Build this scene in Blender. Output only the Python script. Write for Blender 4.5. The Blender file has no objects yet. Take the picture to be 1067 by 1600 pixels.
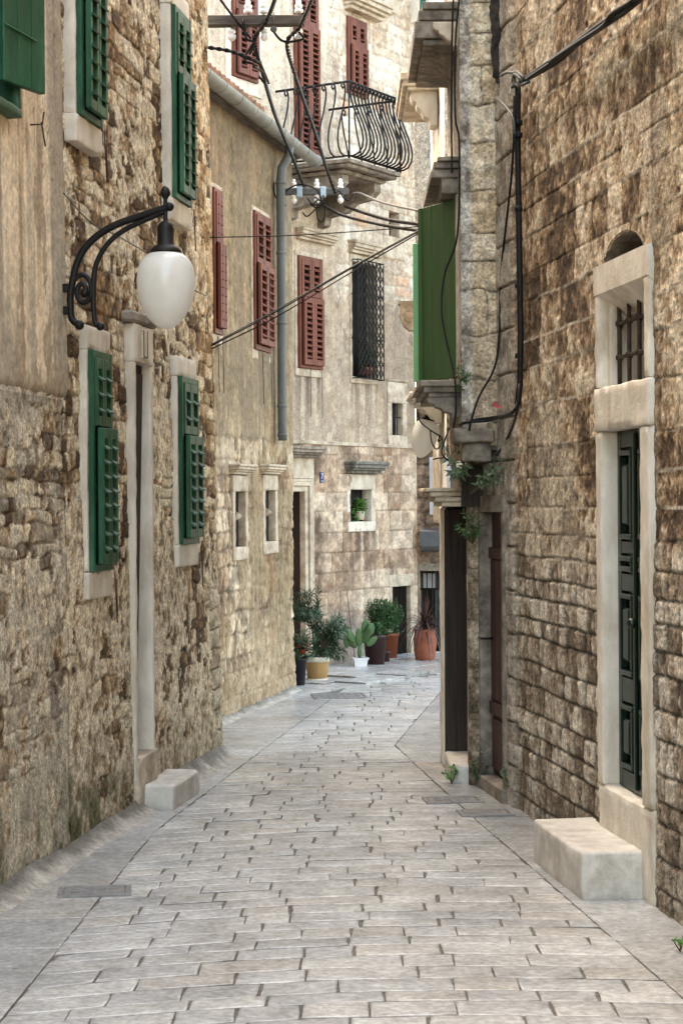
import bpy, bmesh, math, random
import numpy as np
from mathutils import Vector, Matrix, noise as mnoise
R = random.Random(7)
sc = bpy.context.scene
COL = sc.collection
FPX, CX, HY, CAMH, ROLL = 2900., 533.5, 785., 2.1, 0.0065
CR, SR = math.cos(ROLL), math.sin(ROLL)

# ------------------------------------------------------------------ survey helpers
def ray(x, y):
    u = (x-CX)/FPX; v = (HY-y)/FPX
    return Vector((u*CR+v*SR, 1.0, -u*SR+v*CR))
def ground(x, y, z=0.0):
    r = ray(x, y); t = (z-CAMH)/r.z
    return Vector((r.x*t, t, z))
def P(x, y, Y):
    r = ray(x, y); return Vector((r.x*Y, Y, CAMH+r.z*Y))

class Frame:
    """wall frame: local x to the right seen from the street, y into the wall, z up"""
    def __init__(s, o, n):
        s.o = Vector((o[0], o[1], 0)); n = Vector((n[0], n[1], 0)).normalized(); s.n = n
        s.lx = Vector((-n.y, n.x, 0))
        s.M = Matrix(((s.lx.x, -n.x, 0, s.o.x), (s.lx.y, -n.y, 0, s.o.y), (0, 0, 1, 0), (0, 0, 0, 1)))
    def pix(s, x, y, d=0.0):
        r = ray(x, y); c = Vector((0, 0, CAMH)); o = s.o + s.n*d
        t = (o-c).dot(s.n)/r.dot(s.n); p = c+r*t
        return (p-s.o).dot(s.lx), p.z
    def s_(s, x, y, d=0.0): return s.pix(x, y, d)[0]
    def z_(s, x, y, d=0.0): return s.pix(x, y, d)[1]
    def w(s, a, z, d=0.0): return s.o+s.lx*a+s.n*d+Vector((0, 0, z))
    def loc(s, p):
        q = p-s.o; return Vector((q.dot(s.lx), -q.dot(s.n), p.z))

# ------------------------------------------------------------------ numpy noise
_rng = np.random.RandomState(3)
_T = _rng.rand(512, 512).astype(np.float32)
def vn(x, y, seed=0):
    x = x+seed*17.13+100; y = y+seed*31.7+100
    xi = np.floor(x).astype(np.int64); yi = np.floor(y).astype(np.int64)
    fx = x-xi; fy = y-yi
    fx = fx*fx*(3-2*fx); fy = fy*fy*(3-2*fy)
    x0 = xi % 512; x1 = (xi+1) % 512; y0 = yi % 512; y1 = (yi+1) % 512
    return (_T[y0, x0]*(1-fx)+_T[y0, x1]*fx)*(1-fy)+(_T[y1, x0]*(1-fx)+_T[y1, x1]*fx)*fy
def fbm(x, y, oct=5, seed=0, gain=.5):
    a = 1.; tot = 0.; s = 0
    for k in range(oct):
        s = s+a*vn(x*2**k, y*2**k, seed+k*3); tot += a; a *= gain
    return s/tot
def sst(x, a, b):
    t = np.clip((x-a)/(b-a), 0, 1); return t*t*(3-2*t)
def lerp(a, b, t): return a+(b-a)*t
def cmix(c, d, t):
    return c*(1-t[..., None])+np.array(d, dtype=np.float32)*t[..., None]
def ramp(t, stops):
    xs = [s[0] for s in stops]
    return np.stack([np.interp(t, xs, [s[1][k] for s in stops]) for k in range(3)], -1).astype(np.float32)

def masonry(S, Z, seed, hs, ls, warp=.02, wf=3.0, zsplit=None, hs2=None, ls2=None, k=90.):
    """course layout -> stone randoms (r1,r2) and distance to the nearest joint"""
    rr = random.Random(seed)
    Sw = S+warp*(fbm(S*wf, Z*wf, 3, seed)-.5)*2.2
    Zw = Z+warp*(fbm(S*wf*.8, Z*wf, 3, seed+9)-.5)*2.2
    zb = [float(Z.min())-.5]
    while zb[-1] < Z.max()+.5:
        h = hs if (zsplit is None or zb[-1] < zsplit) else hs2
        zb.append(zb[-1]+rr.uniform(*h))
    zb = np.array(zb)
    ci = np.clip(np.searchsorted(zb, Zw)-1, 0, len(zb)-2)
    dz = np.minimum(Zw-zb[ci], zb[ci+1]-Zw)
    ds = np.full(S.shape, 9., np.float32); r1 = np.zeros(S.shape, np.float32); r2 = np.zeros(S.shape, np.float32)
    s0, s1 = float(S.min())-1, float(S.max())+1
    for c in range(len(zb)-1):
        m = ci == c
        if not m.any(): continue
        l = ls if (zsplit is None or zb[c] < zsplit) else ls2
        sb = [s0-rr.random()*.3]
        while sb[-1] < s1: sb.append(sb[-1]+rr.uniform(*l))
        sb = np.array(sb); q = np.array([rr.random() for _ in sb]); q2 = np.array([rr.random() for _ in sb])
        x = Sw[m]; i = np.clip(np.searchsorted(sb, x)-1, 0, len(sb)-2)
        ds[m] = np.minimum(x-sb[i], sb[i+1]-x); r1[m] = q[i]; r2[m] = q2[i]
    d = -np.log(np.exp(-k*np.clip(ds, 0, 1))+np.exp(-k*np.clip(dz, 0, 1)))/k
    return r1, r2, np.clip(d, 0, None), dz

# ------------------------------------------------------------------ object helpers
def props(o, label=None, cat=None, group=None, kind=None):
    if label: o['label'] = label
    if cat: o['category'] = cat
    if group: o['group'] = group
    if kind: o['kind'] = kind
    return o
def thing(name, label, cat, M=None, loc=None, group=None):
    o = bpy.data.objects.new(name, None); COL.objects.link(o); o.empty_display_size = .1
    if M is not None: o.matrix_world = M
    if loc is not None: o.location = loc
    return props(o, label, cat, group)

class MB:
    def __init__(s): s.bm = bmesh.new()
    def box(s, x0, x1, y0, y1, z0, z1, bv=0., M=None, jit=0., seg=1):
        x0, x1 = min(x0, x1), max(x0, x1); y0, y1 = min(y0, y1), max(y0, y1); z0, z1 = min(z0, z1), max(z0, z1)
        r = bmesh.ops.create_cube(s.bm, size=1)
        vs = r['verts']
        for v in vs:
            v.co = Vector((x0+(v.co.x+.5)*(x1-x0), y0+(v.co.y+.5)*(y1-y0), z0+(v.co.z+.5)*(z1-z0)))
            if jit: v.co += Vector((R.uniform(-jit, jit), R.uniform(-jit, jit), R.uniform(-jit, jit)))
        if bv:
            es = list({e for v in vs for e in v.link_edges})
            g = bmesh.ops.bevel(s.bm, geom=es, offset=bv, segments=seg, affect='EDGES', profile=.6)
            vs = list({v for f in g['faces'] for v in f.verts} | {v for v in vs if v.is_valid})
        if M is not None:
            for v in vs: v.co = M @ v.co
        return s
    def rbox(s, x0, x1, y0, y1, z0, z1, r=.014, amp=.005, step=.035, chip=.0, sag=0.):
        """worn stone block: rounded box with an uneven, chipped surface"""
        lo = Vector((min(x0, x1), min(y0, y1), min(z0, z1))); hi = Vector((max(x0, x1), max(y0, y1), max(z0, z1))); sz = hi-lo
        r = min(r, min(sz)*.45); cache = {}; off = Vector((R.random()*50, R.random()*50, R.random()*50))
        cs = []
        for a in range(3):
            n = max(1, int(math.ceil((sz[a]-2*r)/step))); t = [lo[a], lo[a]+r*.45]+[lo[a]+r+(sz[a]-2*r)*k/n for k in range(n+1)]+[hi[a]-r*.45, hi[a]]; cs.append(t)
        def vert(i, j, k):
            key = (i, j, k)
            if key in cache: return cache[key]
            p = Vector((cs[0][i], cs[1][j], cs[2][k]))
            q = Vector([min(max(p[a], lo[a]+r), hi[a]-r) for a in range(3)]); d = p-q
            edge_ = sum(1 for a in range(3) if abs(d[a]) > r*.3)
            if d.length > 1e-9: d.normalize()
            p = q+d*r
            f = mnoise.fractal(p*9+off, 1., 2., 3)
            p = p+d*amp*f
            if edge_ >= 2:
                c = mnoise.noise(p*14+off*2)
                if c > .12: p = p-d*(chip+amp*1.6)*(c-.12)*2.2
            if sag and d.z > .7:
                u = (p.x-lo.x)/sz.x*2-1; v = (p.y-lo.y)/sz.y*2-1; p.z -= sag*max(0, 1-u*u)*max(0, 1-.5*v*v)
            cache[key] = s.bm.verts.new(p); return cache[key]
        n = [len(c)-1 for c in cs]
        def face(a, b, c, d):
            f = s.bm.faces.new((a, b, c, d)); f.smooth = True
        for i in range(n[0]):
            for j in range(n[1]):
                face(vert(i, j, 0), vert(i, j+1, 0), vert(i+1, j+1, 0), vert(i+1, j, 0)); face(vert(i, j, n[2]), vert(i+1, j, n[2]), vert(i+1, j+1, n[2]), vert(i, j+1, n[2]))
            for k in range(n[2]):
                face(vert(i, 0, k), vert(i+1, 0, k), vert(i+1, 0, k+1), vert(i, 0, k+1)); face(vert(i, n[1], k), vert(i, n[1], k+1), vert(i+1, n[1], k+1), vert(i+1, n[1], k))
        for j in range(n[1]):
            for k in range(n[2]):
                face(vert(0, j, k), vert(0, j, k+1), vert(0, j+1, k+1), vert(0, j+1, k)); face(vert(n[0], j, k), vert(n[0], j+1, k), vert(n[0], j+1, k+1), vert(n[0], j, k+1))
        return s
    def tube(s, pts, r, seg=8, cap=True):
        pts = [Vector(p) for p in pts]; n = len(pts)
        rs = r if isinstance(r, (list, tuple)) else [r]*n
        rings = []; up = None
        for i, p in enumerate(pts):
            t = (pts[min(i+1, n-1)]-pts[max(i-1, 0)])
            if t.length < 1e-9: t = Vector((0, 0, 1))
            t.normalize()
            if up is None:
                up = Vector((0, 0, 1)) if abs(t.z) < .9 else Vector((1, 0, 0))
            a = t.cross(up)
            if a.length < 1e-6: a = t.cross(Vector((.3, 1, .2)))
            a.normalize(); b = a.cross(t).normalized(); up = b
            rings.append([s.bm.verts.new(p+(a*math.cos(q)+b*math.sin(q))*rs[i]) for q in [2*math.pi*k/seg for k in range(seg)]])
        for i in range(n-1):
            for k in range(seg):
                f = s.bm.faces.new((rings[i][k], rings[i][(k+1) % seg], rings[i+1][(k+1) % seg], rings[i+1][k])); f.smooth = True
        if cap:
            s.bm.faces.new(rings[0][::-1]); s.bm.faces.new(rings[-1])
        return s
    def lathe(s, prof, c=(0, 0, 0), seg=24, M=None, rfun=None):
        c = Vector(c); rings = []
        for (r, z) in prof:
            ring = []
            for k in range(seg):
                q = 2*math.pi*k/seg; rr = max(r, 1e-4)*(rfun(q, z) if rfun else 1)
                v = Vector((rr*math.cos(q), rr*math.sin(q), z))
                if M is not None: v = M @ v
                ring.append(s.bm.verts.new(c+v))
            rings.append(ring)
        for i in range(len(rings)-1):
            for k in range(seg):
                f = s.bm.faces.new((rings[i][k], rings[i][(k+1) % seg], rings[i+1][(k+1) % seg], rings[i+1][k])); f.smooth = True
        s.bm.faces.new(rings[0][::-1]); s.bm.faces.new(rings[-1])
        return s
    def prism(s, poly, x0, x1, M=None):
        """polygon in (y,z) swept along x"""
        a = [Vector((x0, p[0], p[1])) for p in poly]; b = [Vector((x1, p[0], p[1])) for p in poly]
        if M is not None: a = [M @ v for v in a]; b = [M @ v for v in b]
        A = [s.bm.verts.new(v) for v in a]; B = [s.bm.verts.new(v) for v in b]; n = len(poly)
        fs = [s.bm.faces.new(A), s.bm.faces.new(B[::-1])]
        for i in range(n): fs.append(s.bm.faces.new((A[i], B[i], B[(i+1) % n], A[(i+1) % n])))
        bmesh.ops.recalc_face_normals(s.bm, faces=fs)
        return s
    def quad(s, a, b, c, d):
        s.bm.faces.new([s.bm.verts.new(Vector(p)) for p in (a, b, c, d)]); return s
    def poly(s, pts):
        s.bm.faces.new([s.bm.verts.new(Vector(p)) for p in pts]); return s
    def sphere(s, c, r, sx=1, sy=1, sz=1, u=12, v=8, M=None):
        g = bmesh.ops.create_uvsphere(s.bm, u_segments=u, v_segments=v, radius=r)
        for w in g['verts']:
            q = Vector((w.co.x*sx, w.co.y*sy, w.co.z*sz))
            if M is not None: q = M @ q
            w.co = q+Vector(c)
        for f in {f for w in g['verts'] for f in w.link_faces}: f.smooth = True
        return s
    def leaf(s, p, d, L, W, up=Vector((0, 0, 1)), curl=.15):
        d = d.normalized(); a = d.cross(up)
        if a.length < 1e-4: a = d.cross(Vector((1, 0, 0)))
        a.normalize(); n = a.cross(d)
        p = Vector(p); m = p+d*L*.45+n*L*curl*.5; e = p+d*L-n*L*curl*.3
        v0 = s.bm.verts.new(p); v1 = s.bm.verts.new(m+a*W*.5+n*W*.15); v2 = s.bm.verts.new(e); v3 = s.bm.verts.new(m-a*W*.5+n*W*.15); vm = s.bm.verts.new(m)
        s.bm.faces.new((v0, v1, vm)); s.bm.faces.new((v1, v2, vm)); s.bm.faces.new((v2, v3, vm)); s.bm.faces.new((v3, v0, vm))
    def build(s, name, mat, parent=None, label=None, smooth=None, world=False):
        me = bpy.data.meshes.new(name); s.bm.to_mesh(me); s.bm.free()
        me.materials.append(mat)
        o = bpy.data.objects.new(name, me); COL.objects.link(o)
        if parent is not None: o.parent = parent
        if label: o['label'] = label
        if smooth is not None: me.polygons.foreach_set('use_smooth', [smooth]*len(me.polygons))
        return o

def grid_mesh(name, mat, parent, X, Y, Z, col, keep=None, smooth=True, label=None):
    """X,Y,Z arrays (rows, cols) in local space"""
    nr, nc = X.shape
    co = np.stack([X, Y, Z], -1).reshape(-1, 3).astype(np.float32)
    idx = np.arange(nr*nc).reshape(nr, nc)
    q = np.stack([idx[:-1, :-1], idx[:-1, 1:], idx[1:, 1:], idx[1:, :-1]], -1).reshape(-1, 4)
    if keep is not None: q = q[keep.reshape(-1)]
    used = np.zeros(nr*nc, bool); used[q.reshape(-1)] = True
    remap = np.cumsum(used)-1
    co = co[used]; q = remap[q]
    me = bpy.data.meshes.new(name); nq = len(q)
    me.vertices.add(len(co)); me.vertices.foreach_set('co', co.reshape(-1))
    me.loops.add(nq*4); me.loops.foreach_set('vertex_index', q.reshape(-1).astype(np.int32))
    me.polygons.add(nq); me.polygons.foreach_set('loop_start', np.arange(0, nq*4, 4, dtype=np.int32))
    me.polygons.foreach_set('use_smooth', np.full(nq, smooth))
    me.update(calc_edges=True)
    ca = me.color_attributes.new('Col', 'FLOAT_COLOR', 'POINT')
    c = col.reshape(-1, 3)[used]; c4 = np.concatenate([c, np.ones((len(c), 1), np.float32)], 1).astype(np.float32)
    ca.data.foreach_set('color', c4.reshape(-1))
    me.materials.append(mat)
    o = bpy.data.objects.new(name, me); COL.objects.link(o)
    if parent is not None: o.parent = parent
    if label: o['label'] = label
    return o
def axis(segs):
    """segs: list of (start,end,step) -> 1d coordinates"""
    out = []
    for a, b, st in segs:
        n = max(1, int(round((b-a)/st))); out += list(np.linspace(a, b, n, endpoint=False))
    out.append(segs[-1][1]); return np.array(out)
def wall(name, mat, parent, sa, za, fn, holes=(), label=None, arch=None, depth=None):
    S, Z = np.meshgrid(sa, za)
    h, col = fn(S, Z)
    sc_ = (sa[:-1]+sa[1:])/2; zc = (za[:-1]+za[1:])/2
    SC, ZC = np.meshgrid(sc_, zc); keep = np.ones(SC.shape, bool)
    for (a, b, c, d) in holes: keep &= ~((SC > a) & (SC < b) & (ZC > c) & (ZC < d))
    if arch is not None: keep &= ~arch(SC, ZC)
    return grid_mesh(name, mat, parent, S, -h, Z, np.clip(col, .004, .9), keep, label=label)

# ------------------------------------------------------------------ materials
def newmat(name):
    m = bpy.data.materials.new(name); m.use_nodes = True
    nt = m.node_tree; b = nt.nodes['Principled BSDF']; return m, nt, b
def N(nt, t, **kw):
    n = nt.nodes.new(t)
    for k, v in kw.items(): setattr(n, k, v)
    return n
def noise(nt, scale, detail=5, rough=.6, vec=None):
    n = N(nt, 'ShaderNodeTexNoise'); n.inputs['Scale'].default_value = scale; n.inputs['Detail'].default_value = detail; n.inputs['Roughness'].default_value = rough
    if vec is not None: nt.links.new(vec, n.inputs['Vector'])
    return n
def attr_mat(name, rough=.85, fine=38., var=(.6, 1.35), bump=.5, bdist=.01, spec=.25, big=None):
    m, nt, b = newmat(name); L = nt.links.new
    tc = N(nt, 'ShaderNodeTexCoord'); at = N(nt, 'ShaderNodeAttribute'); at.attribute_name = 'Col'
    n1 = noise(nt, fine, 6, .65, tc.outputs['Object'])
    mr = N(nt, 'ShaderNodeMapRange'); L(n1.outputs['Fac'], mr.inputs['Value'])
    mr.inputs['From Min'].default_value = .3; mr.inputs['From Max'].default_value = .7
    mr.inputs['To Min'].default_value = var[0]; mr.inputs['To Max'].default_value = var[1]
    n0 = noise(nt, fine*.27, 5, .65, tc.outputs['Object'])
    m0 = N(nt, 'ShaderNodeMapRange'); L(n0.outputs['Fac'], m0.inputs['Value'])
    m0.inputs['From Min'].default_value = .34; m0.inputs['From Max'].default_value = .66; m0.inputs['To Min'].default_value = 1-(1-var[0])*.6; m0.inputs['To Max'].default_value = 1+(var[1]-1)*.6
    mm = N(nt, 'ShaderNodeMath', operation='MULTIPLY'); L(mr.outputs['Result'], mm.inputs[0]); L(m0.outputs['Result'], mm.inputs[1])
    if big:
        nb = noise(nt, big, 6, .7, tc.outputs['Object']); mb_ = N(nt, 'ShaderNodeMapRange'); L(nb.outputs['Fac'], mb_.inputs['Value'])
        mb_.inputs['From Min'].default_value = .36; mb_.inputs['From Max'].default_value = .6; mb_.inputs['To Min'].default_value = .76; mb_.inputs['To Max'].default_value = 1.08
        m2 = N(nt, 'ShaderNodeMath', operation='MULTIPLY'); L(mm.outputs['Value'], m2.inputs[0]); L(mb_.outputs['Result'], m2.inputs[1]); mm = m2
    mx = N(nt, 'ShaderNodeVectorMath', operation='SCALE'); L(at.outputs['Color'], mx.inputs[0]); L(mm.outputs['Value'], mx.inputs['Scale'])
    L(mx.outputs['Vector'], b.inputs['Base Color'])
    n2 = noise(nt, fine*2.3, 6, .7, tc.outputs['Object'])
    bp = N(nt, 'ShaderNodeBump'); bp.inputs['Strength'].default_value = bump; bp.inputs['Distance'].default_value = bdist
    L(n2.outputs['Fac'], bp.inputs['Height']); L(bp.outputs['Normal'], b.inputs['Normal'])
    b.inputs['Roughness'].default_value = rough; b.inputs['Specular IOR Level'].default_value = spec
    return m
def noise_mat(name, c1, c2, scale=6., rough=.6, stretch=(1, 1, 1), bump=.2, bdist=.004, detail=6, lo=.35, hi=.65, c3=None, metallic=0., spec=.4, big=None):
    m, nt, b = newmat(name); L = nt.links.new
    tc = N(nt, 'ShaderNodeTexCoord'); mp = N(nt, 'ShaderNodeMapping'); L(tc.outputs['Object'], mp.inputs['Vector'])
    mp.inputs['Scale'].default_value = stretch
    n1 = noise(nt, scale, detail, .62, mp.outputs['Vector'])
    r = N(nt, 'ShaderNodeValToRGB'); L(n1.outputs['Fac'], r.inputs['Fac'])
    r.color_ramp.elements[0].position = lo; r.color_ramp.elements[0].color = (*c1, 1)
    r.color_ramp.elements[1].position = hi; r.color_ramp.elements[1].color = (*c2, 1)
    out = r.outputs['Color']
    if c3 is not None:
        n3 = noise(nt, big or scale*.35, 5, .7, mp.outputs['Vector'])
        r3 = N(nt, 'ShaderNodeMapRange'); L(n3.outputs['Fac'], r3.inputs['Value']); r3.inputs['From Min'].default_value = .5; r3.inputs['From Max'].default_value = .68
        mx = N(nt, 'ShaderNodeMix', data_type='RGBA'); L(r3.outputs['Result'], mx.inputs[0]); L(out, mx.inputs[6]); mx.inputs[7].default_value = (*c3, 1); out = mx.outputs[2]
    L(out, b.inputs['Base Color'])
    n2 = noise(nt, scale*5, 5, .7, tc.outputs['Object'])
    bp = N(nt, 'ShaderNodeBump'); bp.inputs['Strength'].default_value = bump; bp.inputs['Distance'].default_value = bdist
    L(n2.outputs['Fac'], bp.inputs['Height']); L(bp.outputs['Normal'], b.inputs['Normal'])
    b.inputs['Roughness'].default_value = rough; b.inputs['Metallic'].default_value = metallic; b.inputs['Specular IOR Level'].default_value = spec
    return m

M = {}
M['rubble'] = attr_mat('rubble_stone', fine=48., var=(.42, 1.62), bump=1., bdist=.02)
M['plaster'] = attr_mat('old_plaster', fine=30., var=(.7, 1.3), bump=.5, bdist=.008)
M['ashlar'] = attr_mat('ashlar_stone', fine=30., var=(.68, 1.3), bump=.5, bdist=.008)
M['paving'] = attr_mat('worn_limestone_paving', rough=.27, fine=26., var=(.68, 1.24), bump=.3, bdist=.004, spec=.5, big=1.3)
M['trim'] = noise_mat('dressed_limestone', (.34, .275, .20), (.58, .505, .40), 8, .8, c3=(.24, .18, .125), bump=.6, bdist=.008, big=3)
M['trimpale'] = noise_mat('pale_dressed_limestone', (.50, .45, .37), (.70, .65, .56), 7, .75, c3=(.42, .35, .26), bump=.6, bdist=.008, lo=.3, hi=.66, big=2.5, stretch=(1, 1, .45))
M['trimdark'] = noise_mat('weathered_stone', (.10, .085, .07), (.30, .26, .21), 9, .9, c3=(.07, .06, .05), bump=.5)
M['trimgrey'] = noise_mat('grey_lichen_stone', (.09, .09, .08), (.22, .21, .18), 14, .9, c3=(.06, .06, .055), bump=.5)
M['step'] = noise_mat('step_limestone', (.46, .435, .39), (.62, .595, .54), 14, .6, c3=(.36, .325, .275), bump=.6, lo=.3, hi=.7, big=3)
M['mortar'] = noise_mat('cement_skirt', (.22, .2, .17), (.42, .39, .34), 9, .9, c3=(.14, .13, .10), bump=.6, bdist=.01)
M['green'] = noise_mat('dark_green_paint', (.004, .040, .016), (.010, .078, .036), 9, .5, stretch=(1, 1, .25), bump=.35, c3=(.035, .13, .07))
M['greendoor'] = noise_mat('bottle_green_paint', (.002, .010, .006), (.004, .018, .011), 9, .3, stretch=(1, 1, .3), bump=.08)
M['greensolid'] = noise_mat('leaf_green_paint', (.020, .060, .014), (.034, .082, .024), 7, .55, stretch=(1, 1, .12), bump=.25, c3=(.045, .085, .035))
M['greenpale'] = noise_mat('sunlit_green_paint', (.16, .42, .18), (.2, .5, .24), 4, .6, stretch=(1, 1, .4), bump=.1, c3=(.08, .32, .28))  # lighter green with sunlight on the far shutter put into the colour
M['teal'] = noise_mat('teal_paint', (.01, .12, .10), (.02, .17, .14), 7, .5)
M['red'] = noise_mat('brick_red_paint', (.115, .034, .021), (.18, .058, .036), 10, .6, stretch=(1, 1, .3), bump=.25, c3=(.09, .03, .02))
M['brown'] = noise_mat('red_brown_wood', (.022, .008, .006), (.06, .022, .015), 10, .6, stretch=(3, 3, .25), bump=.25)
M['darkwood'] = noise_mat('dark_old_wood', (.012, .008, .006), (.04, .026, .018), 8, .75, stretch=(5, 5, .3), bump=.3)
M['blackwood'] = noise_mat('black_brown_wood', (.004, .003, .0025), (.012, .008, .006), 8, .85, stretch=(5, 5, .3), bump=.3, spec=.1)
M['void'] = noise_mat('dark_interior', (.004, .0035, .003), (.010, .008, .007), 3, .9)
M['iron'] = noise_mat('black_iron', (.004, .004, .004), (.010, .0095, .009), 20, .5, bump=.25, bdist=.002, spec=.25)
M['rust'] = noise_mat('rusty_iron', (.02, .012, .008), (.05, .028, .018), 25, .7, bump=.3)
M['cable'] = noise_mat('black_cable_rubber', (.005, .005, .005), (.012, .0115, .011), 30, .55, spec=.2)
M['cablegrey'] = noise_mat('grey_cable_rubber', (.05, .05, .05), (.10, .10, .095), 30, .55)
M['zinc'] = noise_mat('zinc_sheet', (.18, .19, .18), (.29, .30, .285), 5, .5, stretch=(1, 1, .5), c3=(.16, .17, .16), metallic=.25, bump=.1)
M['pipe'] = noise_mat('painted_grey_pipe', (.075, .088, .088), (.13, .145, .14), 8, .55, stretch=(1, 1, .3), c3=(.09, .10, .10), bump=.1)
M['tile'] = noise_mat('roof_tile', (.16, .08, .05), (.30, .17, .11), 8, .85, c3=(.1, .08, .06), bump=.4)
M['porcelain'] = noise_mat('white_porcelain', (.80, .79, .76), (.88, .87, .85), 8, .2, spec=.6)
M['beam'] = noise_mat('weathered_beam', (.04, .033, .027), (.12, .10, .08), 9, .85, stretch=(.4, 4, 4), bump=.5)
M['terracotta'] = noise_mat('terracotta_clay', (.22, .062, .03), (.32, .10, .05), 9, .75, c3=(.22, .07, .04))
M['tanpot'] = noise_mat('tan_plastic_pot', (.36, .21, .08), (.44, .27, .11), 7, .5)
M['cream'] = noise_mat('cream_plastic', (.52, .48, .38), (.62, .58, .48), 7, .5)
M['whitepot'] = noise_mat('white_plastic', (.62, .63, .65), (.72, .73, .75), 7, .4)
M['blackpot'] = noise_mat('black_plastic', (.010, .010, .011), (.02, .02, .021), 7, .4)
M['brownpot'] = noise_mat('dark_brown_glaze', (.022, .008, .006), (.04, .014, .010), 6, .4)
M['soil'] = noise_mat('potting_soil', (.015, .01, .007), (.04, .028, .02), 40, .95)
M['leafA'] = noise_mat('oleander_leaf', (.022, .048, .022), (.065, .11, .055), 14, .5, bump=.05)
M['leafB'] = noise_mat('bush_leaf', (.015, .05, .014), (.05, .125, .035), 14, .55, bump=.05)
M['leafC'] = noise_mat('cordyline_leaf', (.03, .014, .012), (.075, .035, .025), 14, .5, bump=.05)
M['leafD'] = noise_mat('weed_leaf', (.06, .10, .05), (.17, .22, .13), 14, .6, bump=.05)
M['leafE'] = noise_mat('bright_leaf', (.05, .14, .02), (.12, .26, .05), 14, .55, bump=.05)
M['cactus'] = noise_mat('cactus_skin', (.028, .07, .022), (.07, .13, .042), 9, .6, bump=.1)
M['flower'] = noise_mat('red_petals', (.45, .02, .012), (.55, .05, .02), 9, .6)
M['stem'] = noise_mat('woody_stem', (.05, .035, .022), (.12, .085, .055), 14, .85)
M['plateiron'] = noise_mat('cast_iron_cover', (.15, .15, .152), (.25, .25, .245), 12, .55, metallic=.2, bump=.3)
M['blue'] = noise_mat('blue_enamel', (.015, .025, .11), (.02, .035, .15), 7, .3)
M['bluebox'] = noise_mat('pale_blue_clamp', (.30, .42, .52), (.38, .5, .6), 7, .45)
M['white'] = noise_mat('white_enamel', (.75, .75, .73), (.8, .8, .78), 7, .3)
M['greybox'] = noise_mat('grey_metal_case', (.045, .05, .055), (.075, .08, .085), 5, .5)
M['board'] = noise_mat('pale_grey_board', (.33, .32, .33), (.42, .41, .42), 4, .7)
M['rag'] = noise_mat('tarred_felt', (.012, .009, .008), (.05, .038, .032), 14, .95, bump=.8, bdist=.01)
M['pinkrag'] = noise_mat('red_plastic_scrap', (.4, .05, .06), (.5, .08, .08), 9, .5)
M['opal'] = None
def opal():
    m, nt, b = newmat('opal_glass')
    tc = N(nt, 'ShaderNodeTexCoord'); n1 = noise(nt, 6, 4, .6, tc.outputs['Object'])
    r = N(nt, 'ShaderNodeValToRGB'); nt.links.new(n1.outputs['Fac'], r.inputs['Fac'])
    r.color_ramp.elements[0].position = .3; r.color_ramp.elements[0].color = (.74, .74, .69, 1)
    r.color_ramp.elements[1].position = .7; r.color_ramp.elements[1].color = (.90, .90, .88, 1)
    nt.links.new(r.outputs['Color'], b.inputs['Base Color'])
    b.inputs['Roughness'].default_value = .22; b.inputs['Subsurface Weight'].default_value = .25; b.inputs['Coat Weight'].default_value = .6; b.inputs['Coat Roughness'].default_value = .05
    b.inputs['Subsurface Radius'].default_value = (.12, .12, .1); b.inputs['Subsurface Scale'].default_value = .5
    tr = N(nt, 'ShaderNodeBsdfTranslucent'); tr.inputs['Color'].default_value = (.95, .95, .92, 1); ms_ = N(nt, 'ShaderNodeMixShader'); ms_.inputs[0].default_value = .45
    nt.links.new(b.outputs[0], ms_.inputs[1]); nt.links.new(tr.outputs[0], ms_.inputs[2]); nt.links.new(ms_.outputs[0], nt.nodes['Material Output'].inputs['Surface'])
    b.inputs['Subsurface Weight'].default_value = 0
    return m
M['opal'] = opal()
M['glass'] = noise_mat('dusty_window_glass', (.008, .009, .010), (.02, .022, .024), 4, .12, spec=.6)

# ------------------------------------------------------------------ plan (metres)
pa0, pa1 = ground(20, 1390), ground(343, 1185)
a = (pa1-pa0).normalized(); A = Frame(pa0, (a.y, -a.x)); A_END = (pa1-pa0).length
pb0, pb1 = ground(345, 1128), ground(458, 1080)
b_ = (pb1-pb0).normalized(); B = Frame(pb0, (b_.y, -b_.x)); B_END = (pb1-pb0).length
pc0, pc1 = Vector((-.586, 22.76, 0)), Vector((.704, 24.9, 0))
c_ = (pc1-pc0).normalized(); C = Frame(pc0, (c_.y, -c_.x)); C_END = 0
pe0, pe1 = ground(1053, 1437), ground(795, 1255)
e_ = (pe1-pe0).normalized(); E = Frame(pe1, (-e_.y, e_.x)); E_LEN = (pe1-pe0).length
FX = .855; FY = 13.15
FF = Frame((FX, FY), (0, -1))          # front of the corner house
FS = Frame((FX, 14.72), (-1, 0))       # its street face, s grows towards the camera
C_END = C.s_(650, 800)
D = Frame((C.w(C_END, 0).x+.01, C.w(C_END, 0).y+.1), (-.1, -1))
print('A', A.o, A.n, A_END, 'B', B_END, 'E', E.o, E.n, E_LEN, 'C_END', C_END)

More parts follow.
